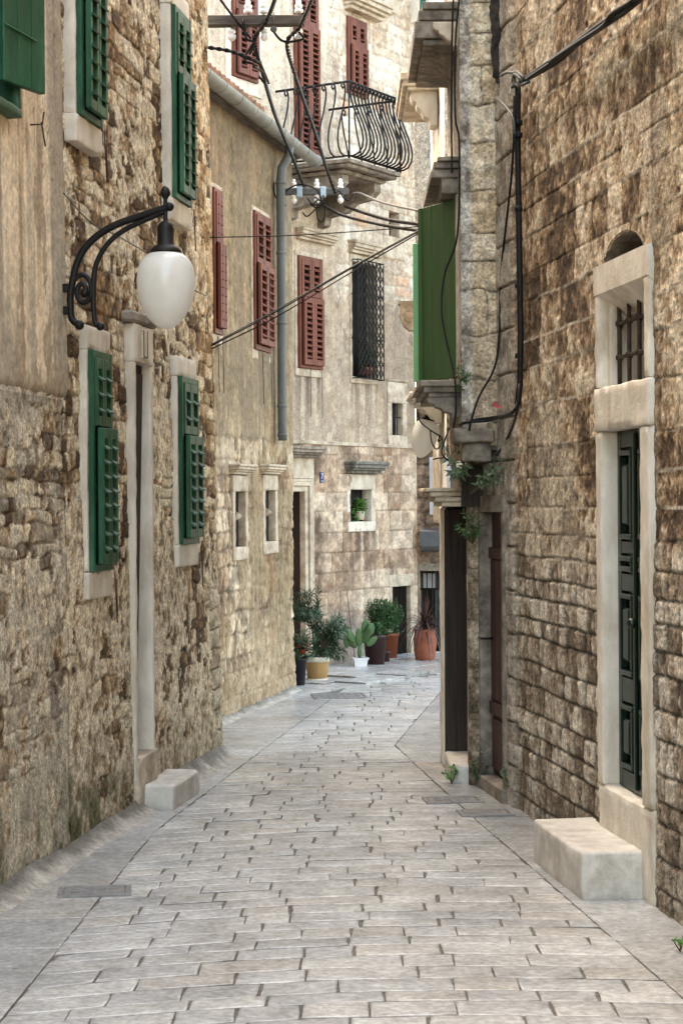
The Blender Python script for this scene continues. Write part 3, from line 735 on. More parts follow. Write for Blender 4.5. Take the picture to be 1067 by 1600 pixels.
def skinC(S, Z):
    big = fbm(S*1.1, Z*.8, 5, 201, .6); st = fbm(S*11, Z*.7, 5, 203, .6); fin = fbm(S*17, Z*17, 5, 205, .6); mid = fbm(S*4, Z*4, 5, 207)
    t = .4*big+.25*st+.35*fin
    pl = ramp(t, [(.34, (.30, .21, .14)), (.45, (.46, .36, .255)), (.55, (.56, .46, .345)), (.7, (.64, .555, .44))])
    gry = sst(fbm(S*1.3, Z*.5, 4, 214), .5, .62)*(1-sst(Z, 4.2, 5.2)); pl = cmix(pl, (.33, .265, .205), gry*.5)
    hi = sst(Z, 4.6, 6.0); pl = cmix(pl, (.62, .53, .42), hi*.6)  # upper plaster lightened, painting in light bounced from across the street
    # exposed pale rubble on the upper right
    r1, r2, d, dz = masonry(S, Z, 25, (.12, .26), (.2, .5), warp=.04, wf=3)
    edge = sst(d, .0, .03)
    rb = ramp(.3*r1+.3*mid+.45*fin, [(.34, (.40, .30, .215)), (.5, (.56, .47, .365)), (.68, (.66, .59, .495))])*(.8+.2*edge[..., None])
    orr = sst(r2, .9, .95); rb = cmix(rb, (.58, .33, .19), orr*edge*.6)
    rbm = sst(S+.25*(mid-.5)+.3*(Z-6)*.12, .95, 1.05)*sst(Z+.3*(mid-.5), 4.65, 4.85)
    pl = pl*(1-rbm[..., None])+rb*rbm[..., None]
    # stains
    def stain(w, L, a, sd, wide=.0):
        nonlocal pl; pl = cmix(pl, (.13, .095, .07), drips(S, Z, w[0]-wide, w[1]+wide, w[2], L, sd)*a)
    stain(cw_red, .45, 1.1, 221, .05); stain(cw_red, .9, .6, 222, .02); stain(cw_gr, .35, 1.0, 223, .03); stain(cw_gr, .8, .5, 224)
    stain((-.85, .15, C.z_(500, 290), 0), .5, .9, 225); stain((C.s_(540, 380), C.s_(606, 380), C.z_(570, 373), 0), .0001, 0, 226)
    hoodst = np.exp(-((S-(cw_gr[0]+cw_gr[1])/2)/.3)**2)*np.exp(-np.clip(Z-cw_gr[3]-.14, 0, 9)/.3)*(Z > cw_gr[3]+.1); pl = cmix(pl, (.24, .21, .15), hoodst*sst(st, .35, .55)*.8)
    left = (1-sst(S, -.12+.15*(mid-.5), .02))*sst(4.9-Z, 0, .5); pl = cmix(pl, (.21, .155, .105), left*sst(st*.5+big*.5, .36, .52)*.75)
    spot = sst(fbm(S*9, Z*5, 4, 231), .62, .68)*sst(S, .85, 1.05)*(1-sst(np.abs(Z-4.35), .3, .75)); pl = cmix(pl, (.17, .145, .115), spot*.7)
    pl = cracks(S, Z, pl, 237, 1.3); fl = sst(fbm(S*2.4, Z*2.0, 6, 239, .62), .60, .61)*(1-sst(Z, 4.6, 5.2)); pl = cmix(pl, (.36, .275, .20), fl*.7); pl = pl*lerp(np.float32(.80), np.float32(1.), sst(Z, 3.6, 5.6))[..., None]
    gs = sst(fbm(S*5, Z*.6, 5, 251, .62), .5, .62); pl = cmix(pl, (.27, .225, .18), gs*.45)
    hole = np.exp(-((S-C.s_(575, 655))/.09)**2-((Z-C.z_(575, 652))/.15)**2); pl = cmix(pl, (.22, .15, .10), hole*sst(fin, .48, .56))
    # ashlar ground floor
    q1, q2, qd, qz = masonry(S, Z, 35, (.225, .265), (.3, .62), warp=.012, wf=2, k=160)
    jt = sst(qd, .001, .010)
    ash = ramp(.35*q1+.25*big+.3*fin+.15*mid, [(.34, (.34, .245, .17)), (.5, (.57, .46, .35)), (.66, (.70, .61, .49))])*(.5+.5*jt[..., None])
    for (w, L, a, sd) in ((cw_pl, .55, 1., 241), (cw_sq, .3, .5, 242)): ash = cmix(ash, (.15, .105, .08), drips(S, Z, w[0], w[1]+.08, w[2]-.12, L, sd)*a)
    ash = cmix(ash, (.16, .11, .08), sst(fbm(S*2.5, Z*1.2, 5, 244, .6), .55, .68)*.6)
    dl = np.exp(-np.clip(S-C.s_(498, 800), 0, 9)/.12)*(Z > .9); ash = cmix(ash, (.15, .11, .08), dl*sst(mid, .38, .56)*.8)
    ash = ash*np.array([.70, .645, .605], np.float32); bl = fbm(S*7, Z*8, 5, 247, .66); ash = ash*(.8+.45*sst(bl, .38, .62))[..., None]
    low = 1-sst(Z+.25*(mid-.5), .35, .8); ash = cmix(ash, (.38, .35, .31), low*.6)
    m = sst(Z, zs-.01, zs+.01)
    h = lerp(.012*jt+.006*(fin-.5)+.006*(q2-.5), .0+.012*(big-.5)+.005*(fin-.5)-.02*hole, m)+rbm*m*.012*edge
    return h, ash*(1-m[..., None])+pl*m[..., None]
holes = [(w[0]-.01, w[1]+.01, w[2]-.01, w[3]+.01) for w in (cw_red, cw_gr, cw_sq, cw_pl, cw_up, cw_b1, cw_b2, cw_b3, cd_7, cd_r)]
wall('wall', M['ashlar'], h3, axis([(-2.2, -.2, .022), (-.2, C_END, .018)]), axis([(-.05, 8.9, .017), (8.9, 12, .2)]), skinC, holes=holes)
m = MB(); m.box(C_END-.1, C_END-.003, .004, 3., -.1, 12); m.build('end_wall', M['trim'], h3)
m = MB(); m.box(-1., C_END+.01, -.03, .05, zs-.03, zs+.015, .006); m.build('string_course', M['trim'], h3)
def red_shutters(w, split=.64, fr=.05, frame_mat='trim', lintel=.06, sill=.1, sect=None, openang=0):
    s0, s1, z0, z1 = w
    sv = surround(h3, s0, s1, z0, z1, fr, .015, M[frame_mat], sill=sill, lint=lintel)
    back(sv, s0, s1, z0, z1, .1)
    m = MB(); f = .04
    m.box(s0, s0+f, -.05, .04, z0, z1, .003); m.box(s1-f, s1, -.05, .04, z0, z1, .003); m.box(s0+f, s1-f, -.048, .04, z0, z0+f, .003); m.box(s0+f, s1-f, -.048, .04, z1-f, z1, .003)
    m.build('shutter_frame', M['red'], sv)
    sm = (s0+s1)/2
    for (a0, a1) in ((s0+f, sm-.003), (sm+.003, s1-f)):
        mb = MB(); louvre_leaf(mb, a0, a1, z0+f, z1-f, -.062, .066, .05, split=split, proud=.035, st=.05, rl=.07)
        mb.build('shutter', M['red'], sv)
    return sv
v = red_shutters(cw_red)
m = MB(); hood(m, C.s_(461, 370), C.s_(518, 370), C.z_(490, 379), .14, .13); m.build('hood', M['trim'], v)
for xs_ in ((cw_red[0]+cw_red[1])/2, cw_red[1]): m = MB(); m.tube([(xs_, -.03, cw_red[2]), (xs_, -.03, cw_red[2]-.6)], .004, 6); m.build('shutter_stay', M['rust'], v)
red_shutters(cw_b2, frame_mat='trimpale', sill=.16, fr=.12)
v = red_shutters(cw_b3, fr=.1)
m = MB(); hood(m, C.s_(533, 20), C.s_(590, 20), C.z_(560, 24), .2, .25, flare=.1); m.build('hood', M['trim'], v)
red_shutters(cw_b1, split=.72, sill=0, fr=.06)
# grilled window
s0, s1, z0, z1 = cw_gr
sv = surround(h3, s0, s1, z0, z1, .05, .02, M['trim'], sill=.08, lint=.1); back(sv, s0, s1, z0, z1, .14, M['void'])
m = MB(); hood(m, s0-.09, s1+.1, z1+.11, .16, .13); m.build('hood', M['trim'], sv)
m = MB(); yg = -.11
for z in (z0-.02, z0+.5, z1-.42, z1+.02):
    m.tube([(s0-.02, yg, z), (s1+.02, yg, z)], .008, 6); m.tube([(s0-.02, yg, z), (s0-.02, .02, z)], .008, 6); m.tube([(s1+.02, yg, z), (s1+.02, .02, z)], .008, 6)
n = 7; wv = (s1-s0+.04)/n
for k in range(n+1): m.tube([(s0-.02+k*wv, yg, z0-.03), (s0-.02+k*wv, yg, z1+.03)], .007, 5)
for k in range(n):
    xc = s0-.02+(k+.5)*wv; nn = 36
    for sg in (-1, 1): m.tube([(xc+sg*wv*.46*math.cos(j*math.pi/3), yg-.006, z0+(z1-z0)*j/nn) for j in range(nn+1)], .008, 5)
for k in range(3): m.tube([(s0-.02, yg, z0+.2+.3*k), (s0-.02, yg-.05, z0+.12+.3*k)], .006, 5)
m.build('window_grille', M['iron'], sv)
# small barred window, small upper window
s0, s1, z0, z1 = cw_sq
sv = surround(h3, s0, s1, z0, z1, .11, .018, M['trim'], sill=.16, lint=.28); back(sv, s0, s1, z0, z1, .1)
m = MB(); hood(m, s0-.13, s1+.13, z1+.285, .03, .04, flare=.0); m.build('hood', M['trim'], sv)
m = MB()
for k in range(2): m.tube([(s0+(k+1)*(s1-s0)/3, .02, z0), (s0+(k+1)*(s1-s0)/3, .02, z1)], .008, 6)
m.tube([(s0, .02, (z0+z1)/2+.03), (s1, .02, (z0+z1)/2+.03)], .008, 6); m.build('window_bars', M['iron'], sv)
s0, s1, z0, z1 = cw_up
sv = surround(h3, s0, s1, z0, z1, .15, .02, M['trim'], sill=.3, lint=.1); back(sv, s0, s1, z0, z1, .12, M['brown'])
# ground floor window with plants
s0, s1, z0, z1 = cw_pl
sv = surround(h3, s0, s1, z0, z1, .08, .012, M['trimpale'], deep=.16, sill=.13, lint=.2); back(sv, s0, s1, z0, z1, .14)
m = MB(); hood(m, s0-.16, s1+.17, z1+.21, .15, .2, flare=.12); m.build('hood', M['trimgrey'], sv)
m = MB()
for k in range(3): m.tube([(s0+(k+1)*(s1-s0)/4, .07, z0), (s0+(k+1)*(s1-s0)/4, .07, z1)], .007, 6)
m.tube([(s0, .07, (z0+z1)/2+.08), (s1, .07, (z0+z1)/2+.08)], .007, 6); m.build('window_bars', M['iron'], sv)
# door number 7
s0, s1, _, z1 = cd_7
m = MB()
for (off, w_, pr) in ((0, .07, .02), (.07, .05, .05), (.12, .035, .035)):
    m.box(s1+off, s1+off+w_, -pr, .4, 0, z1+off+w_-.001, .006); m.box(s0, s1+off-.0005, -pr-.001, .4, z1+off, z1+off+w_, .006)
df = m.build('door_frame', M['trim'], h3)
m = MB(); m.box(s0, s1+.2, -.028, .1, z1+.16, z1+.42, .004); m.box(s1+.155, s1+.2, -.03, .1, 0, z1+.16, .004); m.build('frieze', M['trim'], df)
m = MB(); hood(m, s0, s1+.24, z1+.42, .13, .2, flare=.08); m.build('cornice', M['trimdark'], df)
m = MB(); m.box(s1-.004, s1+.02, .06, .44, 0, z1); m.box(s0, s1, .06, .44, z1-.004, z1+.02); m.build('door_reveal', M['darkwood'], h3)
m = MB(); m.box(s0-.02, s1+.02, .38, .44, -.02, z1+.02); dr = m.build('door', M['darkwood'], h3)
m = MB(); m.box(s0+.05, s1-.05, .365, .38, .15, z1-.15, .01); m.build('door_panel', M['darkwood'], dr)
sp, zp7 = C.pix(501, 746)
m = MB(); m.box(sp-.045, sp+.045, -.022, .01, zp7-.065, zp7+.065, .004); npl = m.build('number_plate', M['blue'], h3, 'blue enamel number plate reading 7')
digits(npl, '7', .10, (sp, -.0225, zp7+.012), M['white'])
m = MB()
for k in range(5): m.box(sp-.03+k*.0125, sp-.03+k*.0125+.008, -.0235, -.02, zp7-.05, zp7-.042)
m.build('lettering', M['white'], npl)
# low door on the right
s0, s1, _, z1 = cd_r
m = MB(); m.box(s1, s1+.09, -.02, .3, 0, z1, .006); m.box(s0-.08, s0, -.018, .3, 0, z1, .006); m.box(s0-.1, s1+.1, -.023, .3, z1, z1+.16, .006); m.build('door_frame', M['trim'], h3)
m = MB(); m.box(s0-.02, s1+.02, .06, .1, -.02, z1+.02)
for k in range(5): m.box(s0+k*(s1-s0)/5+.004, s0+(k+1)*(s1-s0)/5-.004, .045, .07, 0, z1, .003)
m.build('door', M['blackwood'], h3)
# balcony
bz = C.z_(520, 258, .6); bs0 = -.78; 
def cl(p): return C.loc(p)
oc = cl(P(545, 127, 21.94)); BD = -oc.y; bs0 = oc.x; bs1 = cl(P(630, 165, 23.11)).x-.12; rz = oc.z
bz = cl(P(541, 247, 21.94)).z
m = MB()
m.box(bs0-.02, bs1-.02, -BD-.02, .1, bz-.045, bz, .008, jit=.004); m.box(bs0+.0, bs1-.05, -BD+.01, .1, bz-.09, bz-.046, .02); m.box(bs0+.08, bs1-.12, -BD+.12, .1, bz-.14, bz-.091, .03)
bal = m.build('balcony', M['trimdark'], h3, 'stone balcony slab with bulging iron railing')
for sx in (bs0+.16, bs1-.3):
    m = MB(); pr = [(.05, bz-.14), (-BD+.2, bz-.14), (-BD+.2, bz-.24), (-BD+.3, bz-.33), (-BD*.5, bz-.36), (-BD*.38, bz-.46), (-.12, bz-.5), (-.1, bz-.6), (.05, bz-.64)]
    m.prism(pr, sx, sx+.15); m.build('corbel', M['trimdark'], bal)
m = MB()
m.tube([(bs0, 0, rz), (bs0, -BD, rz), (bs1, -BD, rz), (bs1, 0, rz)], .016, 6)
m.tube([(bs0, 0, bz+.03), (bs0, -BD, bz+.03), (bs1, -BD, bz+.03), (bs1, 0, bz+.03)], .012, 6)
for p in ((bs0, -BD), (bs1, -BD)): m.tube([(p[0], p[1], bz), (p[0], p[1], rz)], .012, 6)
m.build('railing', M['iron'], bal)
prof = [(.0, .0), (.05, .0), (.12, .03), (.165, .10), (.18, .2), (.165, .32), (.12, .46), (.06, .62), (.02, .76), (.0, .88), (.015, .95), (.05, .985), (.085, .965), (.09, .92), (.06, .9), (.04, .925)]
def balu(x, y, ox, oy):
    H = rz-bz-.03; m = MB()
    m.tube([(x+ox*o_, y+oy*o_, bz+.03+H*z_) for (o_, z_) in prof], .0115, 6); m.build('baluster', M['iron'], bal)
for k in range(7): balu(bs0, -BD+.05+k*(BD-.1)/7, -1, 0)
for k in range(15): balu(bs0+.02+k*(bs1-bs0-.04)/14, -BD, 0, -1)
for k in range(5): balu(bs1, -BD+.1+k*(BD-.1)/5, 1, 0)
# eave consoles at the very top right
for i, (x, y) in enumerate(((598, 5), (640, 20))):
    s_c, z_c = C.pix(x, y); m = MB(); m.prism([(.05, z_c+.25), (-.35, z_c+.25), (-.35, z_c+.12), (-.2, z_c+.02), (-.12, z_c-.12), (.05, z_c-.16)], s_c, s_c+.16); m.build('eave_console', M['trimpale'], h3)

# ================================================================== house with the barred gate
h4 = thing('corner_gate_house', 'brown stained house with dark barred gate at the end of the alley', 'house', D.M)
dg = (D.s_(656, 960), D.s_(720, 960), 0, D.z_(672, 892))
def skinD(S, Z):
    big = fbm(S*1.5, Z*1.5, 5, 301, .6); fin = fbm(S*16, Z*16, 5, 305, .6); mid = fbm(S*4, Z*4, 5, 307)
    r1, r2, d, dz = masonry(S, Z, 45, (.12, .2), (.15, .4), warp=.04, wf=4); e = sst(d, 0, .025)
    col = ramp(.35*big+.3*mid+.4*fin, [(.35, (.07, .045, .03)), (.5, (.15, .105, .075)), (.62, (.26, .195, .145)), (.8, (.38, .31, .24))])*(.7+.3*e[..., None])
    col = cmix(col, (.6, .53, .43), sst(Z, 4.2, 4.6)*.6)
    return .02*e+.03*(mid-.5), col
wall('wall', M['rubble'], h4, axis([(0, 3.2, .03)]), axis([(-.05, 6, .02), (6, 10, .2)]), skinD, holes=[(dg[0], dg[1], -.1, dg[3])])
back(h4, dg[0], dg[1], 0, dg[3], .5, M['void'], 'doorway')
m = MB(); m.box(dg[0]-.1, dg[0], -.03, .4, 0, dg[3]+.1, .006); m.box(dg[0], dg[1], -.028, .4, dg[3], dg[3]+.1, .006); m.build('door_frame', M['trimdark'], h4)
m = MB()
for k in range(9): m.tube([(dg[0]+.02+k*.075, .06, 0), (dg[0]+.02+k*.075, .06, dg[3])], .009, 6)
for z in (.12, .9, 1.45, dg[3]-.25): m.tube([(dg[0], .06, z), (dg[1], .06, z)], .011, 6)
gt = m.build('gate', M['iron'], h4, 'black iron barred gate')
m = MB(); m.box(dg[0]+.04, dg[1], .12, .14, dg[3]-.24, dg[3]-.04, .004); m.build('transom_panel', M['board'], gt)
m = MB(); m.box(dg[0]+.2, dg[1], .12, .14, .1, 1.3, .004); m.build('gate_sheet', M['greybox'], gt)
bx_ = (D.s_(657, 846), D.s_(720, 846), D.z_(670, 862), D.z_(670, 830))
m = MB(); m.prism([(.02, bx_[2]), (-.18, bx_[2]+.02), (-.22, bx_[2]+.08), (-.2, bx_[3]), (.02, bx_[3]+.04)], bx_[0], bx_[1]); m.build('shop_shutter_box', M['greybox'], h4)
bd = (D.s_(671, 760), D.s_(706, 760), D.z_(680, 804), D.z_(680, 712))
m = MB(); m.prism([(.02, bd[2]), (-.06, bd[2]), (-.06, bd[3]-.06), (.02, bd[3])], bd[0], bd[1]); m.build('wall_panel', M['board'], h4)

# ================================================================== RIGHT: big ashlar house with the green door
h5 = thing('ashlar_house', 'brown weathered block stone house on the right with green door under a barred window', 'house', E.M)
ed = (E.s_(939, 900, .02), E.s_(999, 900, .02)); edz0 = E.z_(945, 1225); edz1 = E.z_(975, 671)
ew = (E.s_(932, 520, .02), E.s_(1004, 500, .02)); ewz0 = E.z_(970, 602); ewz1 = E.z_(970, 420)
blk_top = E.z_(970, 600); blk_bot = E.z_(970, 670)
fo0, fo1 = E.s_(929, 640, .02), E.s_(1012, 640, .02)
top_out = E.z_(970, 402)
ar0, ar1 = E.s_(941, 395), E.s_(1004, 395); arz0 = top_out-.04; arz1 = E.z_(975, 368)
def arch(S, Z): return (((S-(ar0+ar1)/2)/((ar1-ar0)/2))**2+((Z-arz0)/(arz1-arz0+.02))**2 < 1) & (Z > arz0-.05)
bdz0, bdz1 = E.z_(778, 1222), E.z_(770, 800)
bd0, bd1 = E.s_(757, 1000), E.s_(791, 1000)
dbot = .0
def skinE2(S, Z):
    h, c = skinE(S, Z)
    # rough pale quoins at the far corner
    q = (1-sst(S, .20, .30)); n = fbm(S*9, Z*9, 5, 81); dz = np.abs(((Z+.03*fbm(S*4, Z*4, 3, 5))/.3) % 1-.5); e = sst(.5-dz, .0, .05)
    cq = ramp(n, [(.3, (.25, .215, .175)), (.5, (.40, .36, .30)), (.7, (.53, .49, .42))])*(.55+.45*e[..., None])
    c = c*(1-q[..., None]*.85)+cq*q[..., None]*.85; h = lerp(h, .03*e+.03*(n-.5), q*.7)
    # plaster-smeared strip right of the door
    r = sst(S, fo1+.06, fo1+.2)*sst(Z, 2.4, 2.9); n2 = fbm(S*5, Z*5, 5, 85); c = cmix(c, (.46, .38, .27), r*sst(n2, .46, .56)*.7)
    st = np.exp(-np.clip(S-fo1, 0, 9)/.07)*(S > fo1)*(Z > 1.); c = cmix(c, (.10, .075, .055), st*.7)
    return h, c
wall('wall', M['rubble'], h5, axis([(-.85, 0., .03), (0, E_LEN+.35, .013), (E_LEN+.35, E_LEN+3.6, .12), (E_LEN+3.6, E_LEN+16, .5)]), axis([(-.05, 5.6, .0085), (5.6, 9, .15)]), skinE2,
     holes=[(fo0+.01, fo1-.01, -.1, top_out-.02), (bd0-.02, bd1+.02, -.1, bdz1+.1)], arch=arch)
# niche behind the relieving arch
m = MB(); n = 14; ca = (ar0+ar1)/2; rw_ = (ar1-ar0)/2+.02; rh = arz1-arz0+.03
for k in range(n):
    q0, q1 = math.pi*k/n, math.pi*(k+1)/n
    m.quad((ca+rw_*math.cos(q0), -.0, arz0+rh*math.sin(q0)), (ca+rw_*math.cos(q1), -.0, arz0+rh*math.sin(q1)), (ca+rw_*math.cos(q1), .34, arz0+rh*math.sin(q1)), (ca+rw_*math.cos(q0), .34, arz0+rh*math.sin(q0)))
m.poly([(ca+rw_*math.cos(math.pi*k/n), .34, arz0+rh*math.sin(math.pi*k/n)) for k in range(n+1)])
m.build('arch_niche', M['trimdark'], h5)
# upper barred window: splayed frame
pr = .02
m = MB(); jw = .05
m.rbox(fo0, ew[0]+.0, -pr, .25, blk_top, top_out-.16, .012, .006, chip=.004); m.box(ew[0], ew[0]+.06, .04, .25, blk_top, ewz1, .006)
m.rbox(ew[1], fo1, -pr, .25, blk_top, top_out-.16, .012, .006)
m.prism([(-pr-.002, top_out-.16), (-pr-.004, top_out), (.25, top_out+.01), (.25, top_out-.28), (.13, top_out-.28)], fo0-.006, fo1+.006)
tw = m.build('window', M['trimpale'], h5, 'small barred window with splayed pale stone frame')
back(tw, ew[0], ew[1], blk_top, top_out, .24)
m = MB(); zb0, zb1 = blk_top, top_out-.2
for k in range(5):
    x = ew[0]+.09+k*(ew[1]-ew[0]-.12)/4; m.tube([(x, .085, zb0), (x, .085, zb1)], .013, 8)
for z in (zb0+.17, zb0+.36):
    m.tube([(ew[0]+.04, .085, z), (ew[1], .085, z)], .012, 8)
    for k in range(5): x = ew[0]+.09+k*(ew[1]-ew[0]-.12)/4; m.sphere((x, .085, z), .024, u=8, v=6)
m.build('window_bars', M['rust'], tw)
m = MB(); m.rbox(fo0-.004, fo1+.004, -pr-.006, .3, blk_bot, blk_top, .012, .006, chip=.004); m.build('lintel', M['trimpale'], h5)
m = MB(); m.rbox(fo0, ed[0], -pr, .3, edz0, blk_bot, .012, .006, chip=.004); m.rbox(ed[1], fo1, -pr, .3, edz0, blk_bot, .012, .006, chip=.004)
m.build('door_frame', M['trimpale'], h5)
thz0 = 0
m = MB(); m.rbox(fo0-.01, fo1+.012, -.012, .3, -.02, edz0, .018, .007, sag=.012); m.build('threshold', M['trimpale'], h5)
# door leaves
dy = .075; sm = (ed[0]+ed[1])/2
m = MB(); m.box(ed[0]-.01, ed[1]+.01, dy+.03, dy+.07, edz0, blk_bot); dr = m.build('door', M['greendoor'], h5, 'dark green panelled door')
for (a0, a1) in ((ed[0]+.005, sm-.004), (sm+.004, ed[1]-.005)):
    m = MB(); st = .07
    m.box(a0, a0+st, dy, dy+.03, edz0, blk_bot, .004); m.box(a1-st, a1, dy, dy+.03, edz0, blk_bot, .004)
    Ht = blk_bot-edz0
    zs_ = [0, .045, .26, .30, .56, .60, .66, .70, .93, 1.]
    for (f0, f1) in ((0, .05), (.24, .31), (.55, .60), (.655, .69), (.95, 1.)): m.box(a0+st, a1-st, dy+.001, dy+.03, edz0+Ht*f0, edz0+Ht*f1, .004)
    lf = m.build('door_leaf', M['greendoor'], dr)
    for (f0, f1) in ((.05, .24), (.31, .55), (.60, .655), (.69, .95)):
        z0, z1 = edz0+Ht*f0+.012, edz0+Ht*f1-.012
        m = MB(); m.box(a0+st-.012, a1-st+.012, dy-.016, dy+.03, z0, z0+.03, .006); m.box(a0+st-.012, a1-st+.012, dy-.016, dy+.03, z1-.03, z1, .006)
        m.box(a0+st-.01, a0+st+.02, dy-.014, dy+.03, z0+.03, z1-.03, .006); m.box(a1-st-.02, a1-st+.01, dy-.014, dy+.03, z0+.03, z1-.03, .006)
        if z1-z0 > .25: m.box(a0+st+.05, a1-st-.05, dy-.012, dy+.03, z0+.08, z1-.08, .012)
        m.build('panel_moulding', M['greendoor'], lf)
m = MB(); m.box(sm-.018, sm+.018, dy-.02, dy, edz0+.02, blk_bot-.02, .006); m.sphere((sm+.07, dy-.05, edz0+Ht*.47), .03); m.build('door_knob', M['greendoor'], dr)
# doorstep
q = [ground(842, 1352), ground(910, 1406)]; l0, l1 = E.loc(q[0]), E.loc(q[1])
sz = E.z_(880, 1300, -l0.y) ; p_top = P(910, 1331, q[1].y); stepH = p_top.z
t_ = thing('stone_doorstep', 'big smooth pale stone block step below the green door on the right', 'doorstep', E.M @ Matrix.Translation((l0.x, 0, 0)))
m = MB(); m.rbox(-.1, l1.x-l0.x+.02, min(l0.y, l1.y)-.01, .05, -.02, stepH, .02, .005, sag=.006); m.build('step_block', M['step'], t_)
print('step', l0, l1, stepH)
# red-brown door beside the corner
m = MB(); m.box(bd0-.09, bd0, -.035, .3, 0, bdz1, .005); m.box(bd1, bd1+.07, -.035, .3, 0, bdz1, .005); m.box(bd0-.1, bd1+.08, -.04, .3, bdz1, bdz1+.12, .006)
m.box(bd0-.1, bd1+.08, -.06, .3, -.02, bdz0, .006); m.build('door_frame', M['trimdark'], h5)
m = MB(); m.box(bd0-.01, bd1+.01, .06, .1, bdz0, bdz1); d2 = m.build('door', M['brown'], h5, 'narrow red-brown plank door')
m = MB()
for k in range(5):
    w_ = (bd1-bd0)/5; m.box(bd0+k*w_+.004, bd0+(k+1)*w_-.004, .045, .06, bdz0+.55, bdz1-.35, .004)
m.box(bd0, bd1, .03, .06, bdz1-.34, bdz1-.26, .004); m.box(bd0, bd1, .03, .06, bdz0+.45, bdz0+.54, .004); m.box(bd0+.04, bd1-.04, .04, .06, bdz0+.05, bdz0+.42, .008)
m.build('door_planks', M['brown'], d2)
m = MB(); zz = bdz0+1.0; m.tube([(bd0+.07, .05, zz), (bd0+.07, -.03, zz), (bd0-.03, -.035, zz)], .01, 6); m.build('handle', M['iron'], d2)

# ================================================================== RIGHT: corner house with the big green shutters
h6 = thing('corner_house', 'tall pale block corner house on the right with dark stone hoods and leaf green shutters', 'house', FF.M)
ff1 = E.w(0, 0).x; 
eX = E.o.x+(FY-E.o.y)*(E.lx.x/E.lx.y)          # where its front meets the ashlar wall
FW = eX-FX+.06
zlo = FF.z_(750, 692)
def skinF(S, Z):
    r1, r2, d, dz = masonry(S, Z, 55, (.13, .36), (.3, 1.2), warp=.035, wf=7, k=260)
    mid = fbm(S*5, Z*5, 5, 401); fin = fbm(S*20, Z*20, 5, 403, .6); edge = sst(d+.012*(fin-.5), .0, .010)
    n = fbm(S*3, Z*14, 4, 405)
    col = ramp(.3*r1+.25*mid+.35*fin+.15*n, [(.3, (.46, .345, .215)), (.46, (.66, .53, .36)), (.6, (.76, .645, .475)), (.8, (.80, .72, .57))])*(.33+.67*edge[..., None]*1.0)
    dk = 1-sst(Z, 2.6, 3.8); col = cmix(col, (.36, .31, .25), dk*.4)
    lq = 1-sst(S, .06, .09); cq = ramp(fbm(S*9, Z*7, 5, 411), [(.35, (.34, .30, .25)), (.52, (.56, .51, .44)), (.66, (.70, .66, .58))]); col = col*(1-lq[..., None])+cq*lq[..., None]
    h = .022*edge*(.6+.5*r2)+.024*(n-.5)+.02*(fin-.5)+lq*(-.01+.03*(mid-.5))
    return h, col
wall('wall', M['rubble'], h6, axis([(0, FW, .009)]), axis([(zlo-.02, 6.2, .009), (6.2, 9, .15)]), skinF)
# underside + lintel over the recessed door
m = MB(); m.box(-.0, FW, .004, .75, zlo-.05, zlo+.06); m.rbox(-.06, FW-.1, -.12, .3, zlo, zlo+.10, .02, .01); m.rbox(.0, FW-.12, -.06, .25, zlo-.13, zlo-.001, .02, .01)
m.build('door_lintel', M['trimdark'], h6)
fl = lambda p: FF.loc(p)
# street face above, in the front-frame coordinates (y is depth here)
def skinFS(S, Z):
    mid = fbm(S*5, Z*5, 5, 421); fin = fbm(S*18, Z*18, 5, 423, .6); big = fbm(S*1.4, Z*1.2, 4, 425)
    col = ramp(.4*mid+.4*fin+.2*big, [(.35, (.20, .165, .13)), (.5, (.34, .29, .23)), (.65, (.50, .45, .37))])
    return .025*(mid-.5)+.012*(fin-.5), col
hS = FS.M.inverted() @ Vector((FX, FY, 0))
SL = hS.x
wS = (SL-1.0, SL-.28, 3.0, 4.32)
bS = bpy.data.objects.new('street_wall_pivot', None) if False else None
def fs_obj(o):
    """child built in street-face coordinates"""
    o.matrix_local = FF.M.inverted() @ FS.M; return o
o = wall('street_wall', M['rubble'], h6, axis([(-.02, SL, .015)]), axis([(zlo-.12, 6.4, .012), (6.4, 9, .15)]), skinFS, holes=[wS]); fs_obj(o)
m = MB(); m.box(wS[0]-.08, wS[0], -.02, .2, wS[2], wS[3], .006); m.box(wS[1], wS[1]+.08, -.02, .2, wS[2], wS[3], .006); m.box(wS[0]-.08, wS[1]+.08, -.022, .2, wS[3], wS[3]+.1, .006)
wo = m.build('window', M['trim'], h6); fs_obj(wo)
back(wo, wS[0], wS[1], wS[2], wS[3], .16, M['void'])
m = MB(); m.box(wS[1]-.10, wS[1]-.07, .0, .03, wS[2]+.2, wS[3]-.2); m.build('blue_cloth', M['blue'], wo)
def swung(name, mat, hinge, end, z0, z1, Y0, label):
    """solid board leaf from hinge to free edge (world xy), boards and battens"""
    h = Vector((hinge[0], hinge[1], 0)); e = Vector((end[0], end[1], 0)); L = (e-h).length
    m = MB(); nb = 3
    for k in range(nb): m.box(L*k/nb+.004, L*(k+1)/nb-.004, -.015-.003*(k % 2), .015, z0, z1, .004)
    m.box(L-.045, L, -.026, .024, z0, z1, .003)
    for z in (z0+.22, z1-.26): m.tube([(0, -.022, z), (L*.42, -.022, z)], .008, 6); m.box(0, L*.45, -.024, -.014, z-.018, z+.018, .002)
    o = m.build(name, mat, wo, label)
    ang = math.atan2(e.y-h.y, e.x-h.x)
    o.matrix_local = FS.M.inverted() @ Matrix.Translation(h) @ Matrix.Rotation(ang, 4, 'Z')
    return o
zA0 = P(690, 592, 13.6).z; zA1 = P(716, 311, 13.45).z
p0 = P(717, 400, 13.42); p1 = P(657, 400, 13.9)
